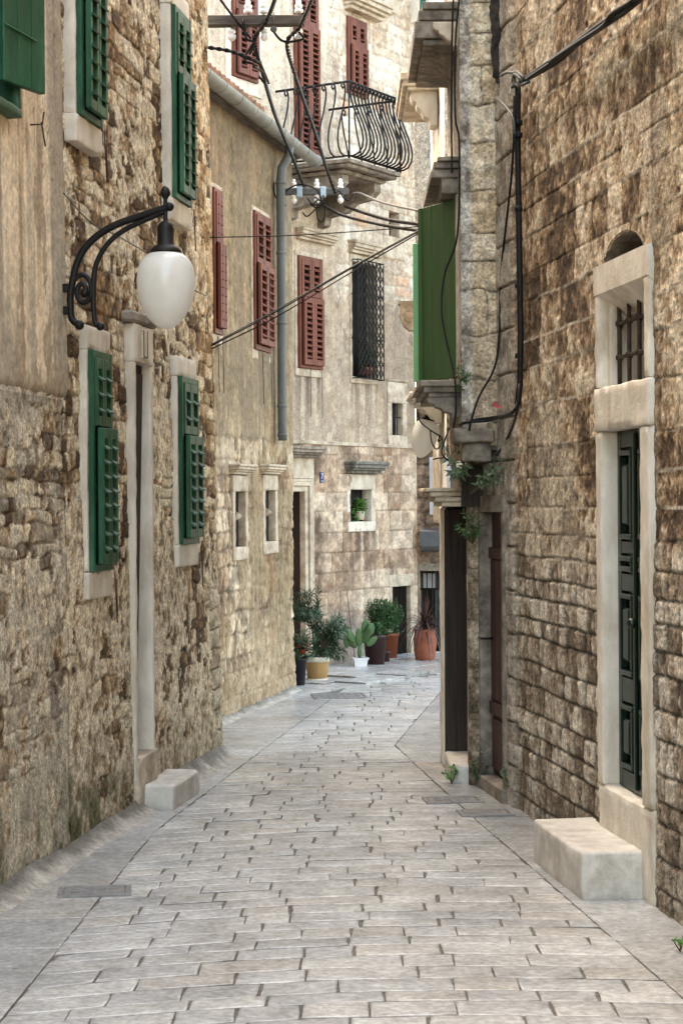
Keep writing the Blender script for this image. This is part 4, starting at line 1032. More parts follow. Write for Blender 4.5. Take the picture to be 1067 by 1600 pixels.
swung('shutter', M['greensolid'], (p0.x, p0.y), (p1.x, p1.y), zA0, zA1, 0, 'near leaf green board shutter standing open')
p0 = P(700, 400, 14.42); p1 = P(647, 400, 14.6)
swung('shutter', M['greenpale'], (p0.x, p0.y), (p1.x, p1.y), P(650, 597, 14.6).z, P(650, 381, 14.6).z, 0, 'far shutter with pale green inner face, sunlight put into its colour')
def ledge(x0, x1, yc, ytop, ybot, Ya, Yb, proj_steps, mat, name, label=None, corb=None):
    """moulded stone hood on the street face; steps = (x pixel of the lip, y pixel top, y pixel bottom)"""
    m = MB()
    for i, (xp, yt, yb) in enumerate(proj_steps):
        X = P(xp, yt, Ya).x; z1 = P(xp, yt, Ya).z; z0 = P(xp, yb, Ya).z
        ins = .02*i
        m.box(X, FX+.08, Ya+ins, Yb-ins, z0+.001, z1, .006, jit=.003)
    o = m.build(name, mat, h6, label)
    o.matrix_local = FF.M.inverted(); return o
# sill under the green shutters
o = ledge(0, 0, 0, 0, 0, 13.25, 14.75, [(655, 594, 604), (662, 604, 613), (670, 613, 620)], M['trimdark'], 'window_sill')
def console(x_tip, x_wall, y0, y1, Y, w, mat, parent, name='console'):
    pts = [(0, 0), (1, 0), (1, .22), (.92, .34), (.80, .36), (.78, .5), (.62, .58), (.52, .74), (.34, .80), (.28, 1.), (0, 1)]
    a = P(x_tip, y0, Y); b = P(x_wall, y1, Y); Lx = b.x-a.x; Lz = a.z-b.z
    m = MB(); A_ = []; B_ = []
    poly = [(b.x-Lx*u, a.z-Lz*v) for (u, v) in pts]
    va = [m.bm.verts.new((x, Y, z)) for x, z in poly]; vb = [m.bm.verts.new((x, Y+w, z)) for x, z in poly]
    fs = [m.bm.faces.new(va), m.bm.faces.new(vb[::-1])]
    for i in range(len(poly)): fs.append(m.bm.faces.new((va[i], vb[i], vb[(i+1) % len(poly)], va[(i+1) % len(poly)])))
    bmesh.ops.recalc_face_normals(m.bm, faces=fs)
    bmesh.ops.bevel(m.bm, geom=[e for e in m.bm.edges], offset=.006, segments=1, affect='EDGES')
    o = m.build(name, mat, parent); o.matrix_local = (FF.M if parent.name.startswith('corner_house') else G.M).inverted(); return o
console(668, 722, 620, 652, 13.3, .16, M['trimdark'], h6); console(672, 722, 620, 650, 14.5, .14, M['trimdark'], h6)
# hood over that window, balcony slab above
ledge(0, 0, 0, 0, 0, 13.25, 14.75, [(684, 244, 252), (678, 252, 262), (674, 262, 276), (690, 276, 300)], M['trimdark'], 'window_hood')
ledge(0, 0, 0, 0, 0, 13.3, 14.8, [(660, 2, 14), (654, 14, 30), (648, 30, 58), (662, 58, 68)], M['trimdark'], 'upper_balcony_slab')
console(676, 720, 34, 72, 13.27, .14, M['trim'], h6); console(668, 722, 68, 104, 13.6, .5, M['trimdark'], h6)
# dark doorway with hood
ledge(0, 0, 0, 0, 0, 13.62, 14.9, [(665, 762, 768), (672, 768, 776), (680, 776, 784), (690, 784, 792)], M['trim'], 'door_hood')
m = MB()
px0 = P(731, 1000, 13.74).x
pass
def skinPier(S, Z):
    r1, r2, d, dz = masonry(S, Z, 65, (.2, .5), (.5, .9), warp=.03, wf=5, k=200); mid = fbm(S*6, Z*4, 5, 601); fin = fbm(S*20, Z*20, 5, 603, .65); e = sst(d, 0, .012)
    st = fbm(S*14, Z*1.2, 5, 605, .6)
    c = ramp(.3*mid+.4*fin+.3*st, [(.36, (.085, .065, .045)), (.46, (.22, .17, .115)), (.55, (.40, .325, .235)), (.66, (.54, .47, .36))])*(.5+.5*e[..., None])
    rnd = -.03*sst(np.abs((S-(px0-FX+.07))/.07), .6, 1.)
    return (13.15-13.72)+.016*(mid-.5)+.03*(fin-.5)+.01*e+rnd, c
wall('door_pier', M['rubble'], h6, axis([(px0-FX, px0-FX+.14, .008)]), axis([(-.02, zlo-.02, .010)]), skinPier)
m = MB(); m.box(px0+.005, px0+.13, 13.76, 13.95, -.02, zlo-.02, .01); o = m.build('door_pier_core', M['trimdark'], h6); o.matrix_local = FF.M.inverted()
m = MB(); jx = P(694.5, 1000, 14.66).x
m.box(jx, jx+.6, 14.62, 14.99, .1, P(690, 792, 14.6).z, .02, jit=.004); o = m.build('door_jamb', M['darkwood'], h6, 'dark stained far door jamb'); o.matrix_local = FF.M.inverted()
m = MB(); jx2 = jx-.02
m.rbox(jx2, jx2+.05, 14.66, 15.0, .0, P(690, 792, 14.6).z, .015, .008); o = m.build('door_jamb_edge', M['trimpale'], h6, 'pale edge of the far door jamb with its sunlight painted in'); o.matrix_local = FF.M.inverted()  # pale stone paints the sliver of sun onto this edge
m = MB(); m.box(px0+.1, px0+.16, 13.9, 14.7, 0, zlo); m.box(px0-.05, px0+.5, 13.6, 14.99, P(690, 792, 14.2).z, P(690, 785, 14.2).z+.25); o = m.build('door', M['darkwood'], h6); o.matrix_local = FF.M.inverted()
m = MB(); a0 = ground(701, 1216); m.rbox(a0.x, px0+.15, 13.86, 14.70, -.02, .135, .02, .006); o = m.build('threshold', M['step'], h6); o.matrix_local = FF.M.inverted()
# teal shutter high up
m = MB(); p0 = P(674, 90, 14.6); louvre_leaf(m, 0, .5, P(660, 118, 14.6).z, P(660, -30, 14.6).z, 0, .06, .05)
o = m.build('shutter', M['teal'], h6, 'teal louvred shutter below the upper balcony'); o.matrix_local = FF.M.inverted() @ Matrix.Translation((P(656, 90, 14.75).x, 14.75, 0))

# ================================================================== house beyond, catching the sun
G = Frame((P(672, 200, 17.3).x, 17.3), (-1, 0))
h7 = thing('sunlit_house', 'pale sunlit house front just beyond the corner house, with carved stone brackets', 'house', G.M)
gz = P(690, 660, 16).z
def skinG(S, Z):
    mid = fbm(S*5, Z*5, 5, 501); fin = fbm(S*18, Z*18, 5, 503, .6)
    return .02*(mid-.5), ramp(.5*mid+.5*fin, [(.35, (.42, .37, .29)), (.5, (.56, .51, .43)), (.65, (.66, .62, .54))])
wall('wall', M['plaster'], h7, axis([(0, 2.35, .025)]), axis([(P(690, 760, 16).z-.3, 9, .03)]), skinG)
m = MB(); m.box(.0, 2.3, .004, 2., P(690, 760, 16).z-.32, P(690, 760, 16).z-.2); m.box(.0, .3, .2, 3., -.1, 9); m.build('end_wall', M['trim'], h7)
gi = G.M.inverted()
def gparts(name, boxes, Ya, Yb, mat, cons=None, label=None):
    m = MB()
    for i, (xp, yt, yb) in enumerate(boxes):
        X = P(xp, yt, Ya).x; m.box(X, G.o.x+.05, Ya+.015*i, Yb-.015*i, P(xp, yb, Ya).z+.001, P(xp, yt, Ya).z, .008, jit=.003)
    o = m.build(name, mat, h7, label); o.matrix_local = gi
    if cons:
        for (a_, b_2, c__, d_, Y, w) in cons: console(a_, b_2, c__, d_, Y, w, M['trimpale'], h7)
gparts('balcony_slab', [(625, 112, 124), (629, 124, 134), (636, 134, 140)], 15.7, 17.1, M['trim'], [(641, 684, 138, 196, 15.78, .2), (641, 684, 138, 196, 16.7, .2)])
gparts('window_sill', [(640, 612, 618), (645, 618, 624), (652, 624, 630)], 15.3, 16.3, M['trimpale'], [(657, 690, 628, 662, 15.35, .16)])
m = MB(); pc = P(640, 492, 17.1)
zc0, zc1 = P(640, 516, 17.).z, P(640, 470, 17.).z; xl = P(622, 490, 17.).x
pp_ = [(G.o.x+.05, zc1), (xl, zc1), (xl, zc1-.02), (xl+.02, zc1-.03), (xl+.01, zc1-.12), (xl+.05, zc0+.05), (xl+.11, zc0), (xl+.2, zc0+.02), (G.o.x+.05, zc0+.06)]
m.prism([(p_[0], p_[1]) for p_ in pp_], 0, .2, M=Matrix(((0, 1, 0, 0), (1, 0, 0, 17.0), (0, 0, 1, 0), (0, 0, 0, 1))))
m.sphere((xl+.10, 17.0, (zc0+zc1)/2-.02), .05, 1, .5, 1)
o = m.build('carved_corbel', M['trim'], h7); o.matrix_local = gi
# second lamp, hanging from a short bracket on this house
gl = P(662, 686, 15.9)
t_ = thing('wall_lamp', 'smaller white egg lamp tangled in wires by the far right corner', 'wall lamp', Matrix.Translation(gl) @ Matrix.Rotation(math.radians(14), 4, 'Y'))
m = MB(); hh = .33; m.lathe([(max(.006, .112*r), (.5-v)*hh) for v, r in zip([0, .02, .05, .1, .2, .32, .45, .55, .65, .75, .83, .9, .95, .98, 1], [.5, .6, .72, .85, .96, 1, .99, .95, .88, .77, .64, .49, .34, .2, .05])], (0, 0, 0), 24); m.build('globe', M['opal'], t_)
m = MB(); m.lathe([(.06, .15), (.062, .17), (.04, .19), (.03, .25), (.01, .27)], (0, 0, 0), 16); m.build('lamp_cap', M['iron'], t_)
m = MB(); m.tube([(0, 0, .25), (.02, 0, .3), (.1, 0, .27), (.2, 0, .16), (.24, 0, .05)], .012, 6); m.tube([(.24, 0, .16), (.14, 0, .12), (.12, 0, .02), (.2, 0, -.02), (.24, 0, .02)], .009, 6); m.build('bracket_arm', M['iron'], t_)

# ================================================================== the street
m = MB(); m.quad((-400, -400, -.010), (400, -400, -.010), (400, 900, -.010), (-400, 900, -.010))
gr_ = m.build('ground', noise_mat('joint_dirt', (.08, .068, .054), (.20, .175, .14), 30, .95)); props(gr_, kind='structure')
la, lb = ground(0, 1590), ground(245, 1290); lc = ground(375, 1195)
ra, rb = ground(1063, 1554), ground(754, 1290)
def Lx(y): return la.x+(lb.x-la.x)*(y-la.y)/(lb.y-la.y) if y < lb.y else lb.x+(lc.x-lb.x)*(y-lb.y)/(lc.y-lb.y)
def Rx(y):
    if y < rb.y: return ra.x+(rb.x-ra.x)*(y-ra.y)/(rb.y-ra.y)
    if y < 16: return rb.x-(y-rb.y)*.115
    return rb.x-(16-rb.y)*.115+(y-16)*.14
k0, k1 = ground(550, 1074), ground(696, 1050)
def bend(x): return .10*x-.10*x*x
class Pave:
    def __init__(s): s.v = []; s.f = []; s.c = []; s.sm = []
    def slab(s, pts, z, tilt, gap, col, bev=.012, wob=.006, endgap=.0):
        """pts: 4 corners ccw; edges subdivided and roughened"""
        c = sum((Vector(p) for p in pts), Vector((0, 0, 0)))/4; ring = []
        for i in range(4):
            a, b = Vector(pts[i]), Vector(pts[(i+1) % 4]); L = (b-a).length; n = max(2, int(L/.09))
            for k in range(n):
                p = a.lerp(b, k/n); d = (c-p)
                nrm = Vector((-(b-a).y, (b-a).x, 0)).normalized(); end_ = i % 2 == 1
                w = gap*.5+R.uniform(0, wob*(1 if end_ else .35))+(endgap if end_ else 0)
                if k == 0: w += R.uniform(0, wob*1.3); p = p+d.normalized()*w*.7
                else: p = p+nrm*w
                ring.append(p)
        n = len(ring); b0 = len(s.v); jd = [R.choice((.45, .62, .8, .9)) if i % 2 == 0 else R.choice((.4, .5, .7)) for i in range(4)]; ek = []
        for i in range(4): ek += [i]*max(2, int((Vector(pts[(i+1) % 4])-Vector(pts[i])).length/.09))
        zf = lambda p: z+tilt[0]*(p.x-c.x)+tilt[1]*(p.y-c.y)
        inner = [p+(c-p).normalized()*min(bev*R.uniform(.7, 1.6), (c-p).length*.3) for p in ring]
        inn2 = [p+(c-p).normalized()*min(bev*3.2, (c-p).length*.4) for p in inner]
        for p in ring: s.v.append((p.x, p.y, -.03)); s.c.append(tuple(x*.5 for x in col))
        for i_, p in enumerate(ring): s.v.append((p.x, p.y, zf(p)-.0035)); g_ = jd[ek[i_]]*R.uniform(.85, 1.1); s.c.append((col[0]*g_, col[1]*g_*.97, col[2]*g_*.93))
        for p in inner: s.v.append((p.x, p.y, zf(p)-.0005)); j = R.uniform(.90, 1.03); s.c.append(tuple(x*j for x in col))
        for p in inn2: s.v.append((p.x, p.y, zf(p)+R.uniform(-.0008, .0012))); j = R.uniform(.95, 1.05); s.c.append(tuple(x*j for x in col))
        for r_ in range(3):
            for i in range(n):
                j = (i+1) % n; s.f.append((b0+r_*n+i, b0+r_*n+j, b0+(r_+1)*n+j, b0+(r_+1)*n+i)); s.sm.append(r_ > 0)
        s.f.append(tuple(b0+3*n+i for i in range(n))); s.sm.append(True)
    def build(s, name):
        me = bpy.data.meshes.new(name); me.from_pydata(s.v, [], s.f); me.polygons.foreach_set('use_smooth', s.sm)
        ca = me.color_attributes.new('Col', 'FLOAT_COLOR', 'POINT'); ca.data.foreach_set('color', np.concatenate([np.array(s.c, np.float32), np.ones((len(s.c), 1), np.float32)], 1).reshape(-1))
        me.materials.append(M['paving']); me.update(); o = bpy.data.objects.new(name, me); COL.objects.link(o); return props(o, kind='structure')
def stonecol():
    t = R.random(); b = R.uniform(.43, .53)
    if t < .55: c = (b*.955, b*.965, b*.94)
    elif t < .88: c = (b*.88, b*.90, b*.895)
    else: c = (b*.965, b*.945, b*.89)
    return c
pv = Pave(); y = 3.0
while y < 24.2:
    dpt = R.uniform(.15, .23) if y < 16 else R.uniform(.18, .27)
    xs = [-2.6]
    x = -1.0*9
    segs = []; xx = Lx(y)
    x_end = Rx(y)
    while xx < x_end-.12:
        w = R.uniform(.22, .52)
        if xx+w > x_end-.14: w = x_end-xx
        segs.append((xx, xx+w)); xx += w
    for (x0, x1) in segs:
        Y = lambda x, yy: yy+bend(x)
        mY = Y((x0+x1)/2, y)
        # leave the raised far pavement to its own slabs
        ky = k0.y+(k1.y-k0.y)*((x0+x1)/2-k0.x)/(k1.x-k0.x)
        if mY > ky-.02: continue
        a0 = x0 if x0 > Lx(y)+1e-6 else Lx(y); e0 = Lx(y+dpt) if x0 <= Lx(y)+1e-6 else x0
        e1 = Rx(y+dpt) if abs(x1-x_end) < 1e-6 else x1
        pts = [(x0, Y(x0, y), 0), (x1, Y(x1, y), 0), (e1, Y(e1, y+dpt), 0), (e0, Y(e0, y+dpt), 0)]
        pts = [(p[0]+R.uniform(-.006, .006), p[1]+R.uniform(-.006, .006), 0) for p in pts]
        pv.slab(pts, R.uniform(-.002, .0025), (R.uniform(-.008, .008), R.uniform(-.02, .016)), .0015 if R.random() < .75 else .004, stonecol(), bev=.004, wob=.003 if R.random() < .85 else .012, endgap=R.choice((.0, .0003, .0008, .0015, .003)))
    y += dpt
# long border slabs on both sides
for side in (-1, 1):
    y = 3.0
    while y < 23:
        w = R.uniform(.5, 1.0); f = Lx if side < 0 else Rx
        xi0, xi1 = f(y), f(y+w); xo = xi0+side*.62
        b0y, b1y = bend(xi0), bend(xi1)
        if side < 0: pts = [(xi0-.72, y+b0y-.06, 0), (xi0, y+b0y, 0), (xi1, y+w+b1y, 0), (xi1-.72, y+w+b1y-.06, 0)]
        else: pts = [(xi0, y+b0y, 0), (xi0+.75, y+b0y+.02, 0), (xi1+.75, y+w+b1y+.02, 0), (xi1, y+w+b1y, 0)]
        ky = k0.y+(k1.y-k0.y)*(xi0-k0.x)/(k1.x-k0.x)
        if y+w+b1y < ky+.1: pv.slab(pts, R.uniform(-.003, .003), (R.uniform(-.004, .004), R.uniform(-.004, .004)), .002, tuple(v*.88 for v in stonecol()), bev=.004, wob=.003)  # slabs toned down to paint in the shade beside the walls
        y += w
street = pv.build('street')
# raised pavement along the far house, with its low kerb
pv2 = Pave(); kd = (k1-k0).normalized(); kn = Vector((-kd.y, kd.x, 0))
org = k0-kd*1.6
for row in range(7):
    s_ = -R.random()*.5
    while s_ < 6:
        w = R.uniform(.5, 1.0); d0 = row*.42; d1 = d0+.42
        pts = [org+kd*s_+kn*d0, org+kd*(s_+w)+kn*d0, org+kd*(s_+w)+kn*d1, org+kd*s_+kn*d1]
        q = sst(np.float32(s_), 1.2, 2.4)
        pv2.slab([(p.x, p.y, 0) for p in pts], .012+.032*float(q), (0, 0), .006, stonecol(), wob=.006); s_ += w
pavement = pv2.build('pavement')

def cover(x0, y0, x1, y1, label, group=None, bars=False):
    p = ground((x0+x1)/2, (y0+y1)/2); a = ground(x0, (y0+y1)/2); b = ground(x1, (y0+y1)/2); c = ground((x0+x1)/2, y1); d = ground((x0+x1)/2, y0)
    wx = (b.x-a.x)/2; wy = (d.y-c.y)/2
    t = thing('drain_cover', label, 'drain cover', Matrix.Translation((p.x, p.y, .006)) @ Matrix.Rotation(math.radians(6), 4, 'Z'), group=group)
    m = MB(); f = .03; m.box(-wx, wx, -wy, -wy+f, -.03, .006, .003); m.box(-wx, wx, wy-f, wy, -.03, .006, .003); m.box(-wx, -wx+f, -wy+f, wy-f, -.03, .0062, .003); m.box(wx-f, wx, -wy+f, wy-f, -.03, .0062, .003); m.build('frame', M['plateiron'], t)
    m = MB(); m.box(-wx+f+.004, wx-f-.004, -wy+f+.004, wy-f-.004, -.03, .003, .003)
    nx = max(3, int(wx*2/.09)); ny = max(2, int(wy*2/.09))
    for i in range(nx):
        for j in range(ny): 
            cx = -wx+f+.03+(2*wx-2*f-.06)*(i+.5)/nx; cy = -wy+f+.03+(2*wy-2*f-.06)*(j+.5)/ny; m.box(cx-.025, cx+.025, cy-.008, cy+.008, .002, .006)
    m.build('lid', M['plateiron'], t)
cover(92, 1386, 205, 1402, 'grey metal cover let into the paving near the left wall')
cover(662, 1246, 752, 1256, 'flat grey metal cover in the paving, the farther of two by the right wall')
cover(716, 1266, 800, 1276, 'flat grey metal cover in the paving, the nearer of two by the right wall')
cover(488, 1084, 572, 1092, 'dark metal cover in the paving in front of the flower pots')

# ================================================================== flower pots
def ribs(n, a): return lambda q, z: 1+a*(1 if math.sin(q*n) > 0 else -1)
def pot(t, mat, prof, seg=28, rim=None, rfun=None, sq=False):
    m = MB()
    m.lathe(prof, (0, 0, 0), 4 if sq else seg, M=Matrix.Rotation(math.radians(45+12), 4, 'Z') if sq else None, rfun=rfun)
    if sq:
        for f in m.bm.faces: f.smooth = False
    m.build('pot', mat, t)
def soil(t, r, z):
    m = MB(); m.lathe([(r, z-.03), (r, z), (r*.5, z+.012)], (0, 0, 0), 16); m.build('soil', M['soil'], t)
def bushy(mb, c, rad, n, L, W, droop=0., seed=1, outward=.8):
    q = random.Random(seed)
    for _ in range(n):
        v = Vector((q.gauss(0, 1), q.gauss(0, 1), q.gauss(0, 1))); v.normalize(); r = q.random()**.45
        p = Vector(c)+Vector((v.x*rad[0]*r, v.y*rad[1]*r, v.z*rad[2]*r))
        d = v*outward+Vector((q.uniform(-.6, .6), q.uniform(-.6, .6), q.uniform(-.4, .8)-droop))
        mb.leaf(p, d, L*q.uniform(.6, 1.2), W*q.uniform(.7, 1.2), Vector((q.uniform(-.3, .3), q.uniform(-.3, .3), 1)))
def sprig(mb, ms, base, tip, n, L, W, seed, r=.006, droop=.1):
    """woody stem with leaves set along its upper part"""
    q = random.Random(seed); b = Vector(base); e = Vector(tip); mid = b.lerp(e, .5)+Vector((q.uniform(-.04, .04), q.uniform(-.04, .04), .03))
    pts = [((1-u)**2)*b+2*u*(1-u)*mid+u*u*e for u in [k/8 for k in range(9)]]
    ms.tube(pts, [r*(1-.6*k/8) for k in range(9)], 5)
    for k in range(n):
        u = .3+.7*(k+q.random())/n; i = min(7, int(u*8)); p = pts[i].lerp(pts[i+1], u*8-i); ax = (pts[i+1]-pts[i]).normalized()
        an = k*2.4; side = ax.cross(Vector((.3, .2, .9))).normalized(); side = Matrix.Rotation(an, 3, ax) @ side
        d = side*.9+ax*q.uniform(.3, 1.1)+Vector((0, 0, -droop*q.random()*3))
        mb.leaf(p, d, L*q.uniform(.6, 1.15), W*q.uniform(.8, 1.2), ax, .12)
def potted(name, label, x, y, cat='potted plant', group='flower pots in front of the far house'):
    p = ground(x, y); t = thing(name, label, cat, loc=p, group=group)
    if 'oleander' in name or 'bush' in name: t.scale = (1.08, 1.08, 1.14)
    return t, p.y/FPX
# tan pot with oleander
t, u = potted('potted_oleander', 'tall oleander in a ribbed tan pot with cream rim and saucer', 496, 1064)
pot(t, M['tanpot'], [(.10, .02), (.105, .02), (.128, .20), (.13, .215), (.11, .215), (.10, .19)], 48, rfun=ribs(26, .012))
m = MB(); m.lathe([(.10, 0), (.118, .004), (.12, .022), (.112, .03), (.10, .03)], (0, 0, 0), 32); m.build('saucer', M['cream'], t)
m = MB(); m.lathe([(.128, .20), (.142, .205), (.145, .25), (.138, .256), (.12, .254), (.118, .2)], (0, 0, 0), 32); m.build('rim', M['cream'], t)
soil(t, .12, .235)
ml = MB(); ms = MB()
q = random.Random(4)
ms.tube([(-.02, 0, .22), (-.05, 0, .5), (-.08, .02, .72)], [.012, .010, .008], 6)
for k in range(26): sprig(ml, ms, (-.07+q.uniform(-.02, .02), .0, .55+.14*q.random()), (-.14+q.uniform(-.15, .17), q.uniform(-.17, .17), .80+q.uniform(-.16, .14)), 24, .10, .017, k, .004)
ms.tube([(.03, 0, .22), (.05, 0, .4), (.07, .0, .52)], [.012, .010, .008], 6)
for k in range(46): sprig(ml, ms, (.05+q.uniform(-.02, .03), .0, .26+.22*q.random()), (.11+q.uniform(-.18, .20), q.uniform(-.2, .2), .52+q.uniform(-.28, .18)), 26, .105, .018, 40+k, .004, .2)
ms.build('stem', M['stem'], t); ml.build('foliage', M['leafA'], t)
# black pot with red flowers
t, u = potted('potted_geranium', 'dark leafy plant with red flowers in a tall black pot at the house corner', 468, 1072)
pot(t, M['blackpot'], [(.055, 0), (.06, 0), (.085, .30), (.092, .30), (.092, .32), (.075, .32), (.07, .28)], 24); soil(t, .075, .305)
ml = MB(); ms = MB()
for k in range(34): sprig(ml, ms, (0, 0, .3), (q.uniform(-.14, .12), q.uniform(-.12, .12), .42+q.uniform(-.1, .24)), 18, .075, .02, 100+k, .003, .2)
bushy(ml, (0, 0, .38), (.1, .1, .07), 120, .06, .035, seed=8)
ms.build('stem', M['stem'], t); ml.build('foliage', M['leafA'], t)
mf = MB()
for (x, y_, z) in ((.06, -.06, .42), (.09, -.05, .46), (.03, -.09, .4), (.1, -.02, .40), (.0, -.09, .46)):
    for k in range(14): v = Vector((q.gauss(0, 1), q.gauss(0, 1), q.gauss(0, 1))).normalized(); mf.leaf(Vector((x, y_, z))+v*.008, v, .022, .02)
mf.build('flower', M['flower'], t)
# white pot with prickly pear
t, u = potted('potted_cactus', 'prickly pear cactus tied to a thin stake in a square white pot', 562, 1046)
pot(t, M['whitepot'], [(.095, .02), (.10, .02), (.125, .13), (.14, .132), (.142, .15), (.12, .15), (.11, .12)], sq=True)
m = MB()
for (x, y_) in ((-.06, -.05), (.06, -.05), (.05, .06), (-.05, .06)): m.box(x-.015, x+.015, y_-.015, y_+.015, 0, .022, .004)
m.build('foot', M['whitepot'], t); soil(t, .08, .135)
m = MB()
def paddle(c, h, w, yaw, lean):
    Mx = Matrix.Rotation(yaw, 3, 'Z') @ Matrix.Rotation(lean, 3, 'Y')
    m.sphere(Vector(c)+Mx @ Vector((0, 0, h*.5)), .5, w, .035, h, 14, 10, M=Mx)
paddle((0, 0, .13), .19, .055, .3, 0); paddle((0, 0, .28), .24, .10, .2, -.05); paddle((.04, 0, .33), .22, .11, -.4, .5); paddle((-.05, .0, .34), .22, .10, .6, -.75); paddle((.05, .02, .44), .2, .10, .4, .22)
paddle((-.16, 0, .27), .17, .07, .2, -.1); paddle((-.03, 0, .28), .16, .085, 0, -1.0); paddle((.12, .0, .42), .17, .11, .5, .3); paddle((-.14, .01, .42), .14, .09, .2, -.35); paddle((.09, -.02, .3), .17, .09, .3, .9)
m.build('cactus', M['cactus'], t)
m = MB(); m.tube([(-.06, -.02, .12), (-.105, -.02, .5), (-.155, 0, .98)], .006, 6); m.build('stake', M['stem'], t)
# dark brown pot with round green bush
t, u = potted('potted_bush', 'bright green feathery bush in a dark brown pot between the cactus and the terracotta pot', 586, 1043)
pot(t, M['brownpot'], [(.10, 0), (.105, 0), (.135, .33), (.15, .335), (.15, .37), (.125, .37), (.12, .33)], 28); soil(t, .12, .35)
ml = MB(); ms = MB()
for k in range(46):
    a = q.uniform(0, 6.28); r = q.random()**.5
    sprig(ml, ms, (q.uniform(-.03, .03), q.uniform(-.03, .03), .34), (.10+.24*r*math.cos(a), .2*r*math.sin(a), .58+q.uniform(-.2, .2)), 30, .055, .014, 200+k, .003, .05)
bushy(ml, (.10, 0, .58), (.22, .18, .17), 1800, .05, .016, seed=12)
ms.build('stem', M['stem'], t); ml.build('foliage', M['leafB'], t)
# terracotta pot behind it, and a small one
t, u = potted('terracotta_pot', 'slim terracotta pot half hidden behind the dark brown pot', 610, 1033, 'flower pot')
pot(t, M['terracotta'], [(.075, 0), (.08, 0), (.105, .33), (.118, .335), (.118, .37), (.095, .37), (.09, .33)], 28); soil(t, .09, .34)
ml = MB(); bushy(ml, (-.01, 0, .5), (.13, .12, .15), 500, .055, .018, seed=15); ml.build('foliage', M['leafB'], t)
t, u = potted('flower_pot', 'small dark red pot tucked between the brown and terracotta pots', 602, 1039, 'flower pot')
pot(t, M['brown'], [(.045, 0), (.05, 0), (.065, .15), (.075, .152), (.075, .18), (.055, .18), (.05, .15)], 24); soil(t, .06, .16)
# terracotta jar with cordyline
t, u = potted('potted_cordyline', 'dark red strap leaved cordyline in a rounded terracotta jar before the gate', 664, 1036)
pot(t, M['terracotta'], [(.11, 0), (.118, .0), (.135, .1), (.148, .22), (.15, .32), (.14, .4), (.135, .42), (.142, .44), (.12, .44), (.11, .38)], 32); soil(t, .12, .41)
ml = MB(); q = random.Random(21)
for k in range(90):
    a = q.uniform(0, 6.28); up = q.random()**1.1; L = q.uniform(.40, .60); el = math.radians(15+68*up); w = q.uniform(.016, .024); o_ = Vector((math.cos(a), math.sin(a), 0)); p = Vector((0, 0, .42+q.random()*.1)); prev = None
    sag = (1-up)*1.5+.25
    for j in range(8):
        u_ = j/7; rr = L*u_; z = rr*math.sin(el)-sag*rr*rr*1.4; x = rr*math.cos(el)*(1-.15*u_); c = p+o_*x+Vector((0, 0, z)); side = Vector((-o_.y, o_.x, 0))*w*(1-u_**2.5)*(.6+.4*min(1, u_*5))*.5
        pr_ = (ml.bm.verts.new(c+side), ml.bm.verts.new(c-side+Vector((0, 0, .004))))
        if prev: ml.bm.faces.new((prev[0], prev[1], pr_[1], pr_[0]))
        prev = pr_
ml.build('foliage', M['leafC'], t)
m = MB(); m.tube([(0, 0, .4), (.0, 0, .55)], [.025, .02], 8); m.build('stem', M['stem'], t)
# plants on the sills
def onC(x, y, d): s_, z_ = C.pix(x, y, d); return C.w(s_, z_, d)
p = onC(562, 812, -.08)
t = thing('window_plant', 'bright green trailing plant on the sill of the barred window beside number 7', 'potted plant', loc=p)
m = MB(); m.lathe([(.05, 0), (.055, 0), (.07, .1), (.075, .11), (.06, .11)], (0, 0, 0), 20); m.build('pot', M['cream'], t); soil(t, .06, .1)
ml = MB(); bushy(ml, (-.02, -.02, .17), (.11, .08, .1), 260, .05, .035, seed=31); bushy(ml, (-.04, -.14, -.06), (.04, .03, .1), 60, .045, .035, .5, seed=32); ml.build('foliage', M['leafE'], t)
p = onC(580, 812, -.08)
t = thing('window_plant', 'small orange pot with a spiky plant on the sill of the barred window', 'potted plant', loc=p)
m = MB(); m.lathe([(.045, 0), (.05, 0), (.062, .12), (.068, .125), (.05, .125)], (0, 0, 0), 20); m.build('pot', M['terracotta'], t); soil(t, .05, .115)
ml = MB(); bushy(ml, (0, 0, .22), (.07, .07, .12), 90, .07, .02, seed=33); ml.build('foliage', M['leafA'], t)
p = onC(574, 586, .02)
t = thing('window_plant', 'leafy plants growing behind the tall wrought iron window grille', 'potted plant', loc=p)
m = MB(); m.box(-.11, .11, -.05, .05, 0, .1, .008, M=Matrix.Rotation(math.atan2(C.lx.y, C.lx.x), 4, 'Z')); m.build('planter', M['terracotta'], t)
ml = MB(); cx_ = C.lx
bushy(ml, tuple(cx_*-.06+Vector((0, 0, .16))), (.07, .08, .1), 170, .05, .03, seed=34); bushy(ml, tuple(cx_*.08+Vector((0, 0, .2))), (.09, .09, .16), 240, .05, .02, seed=35); ml.build('foliage', M['leafB'], t)
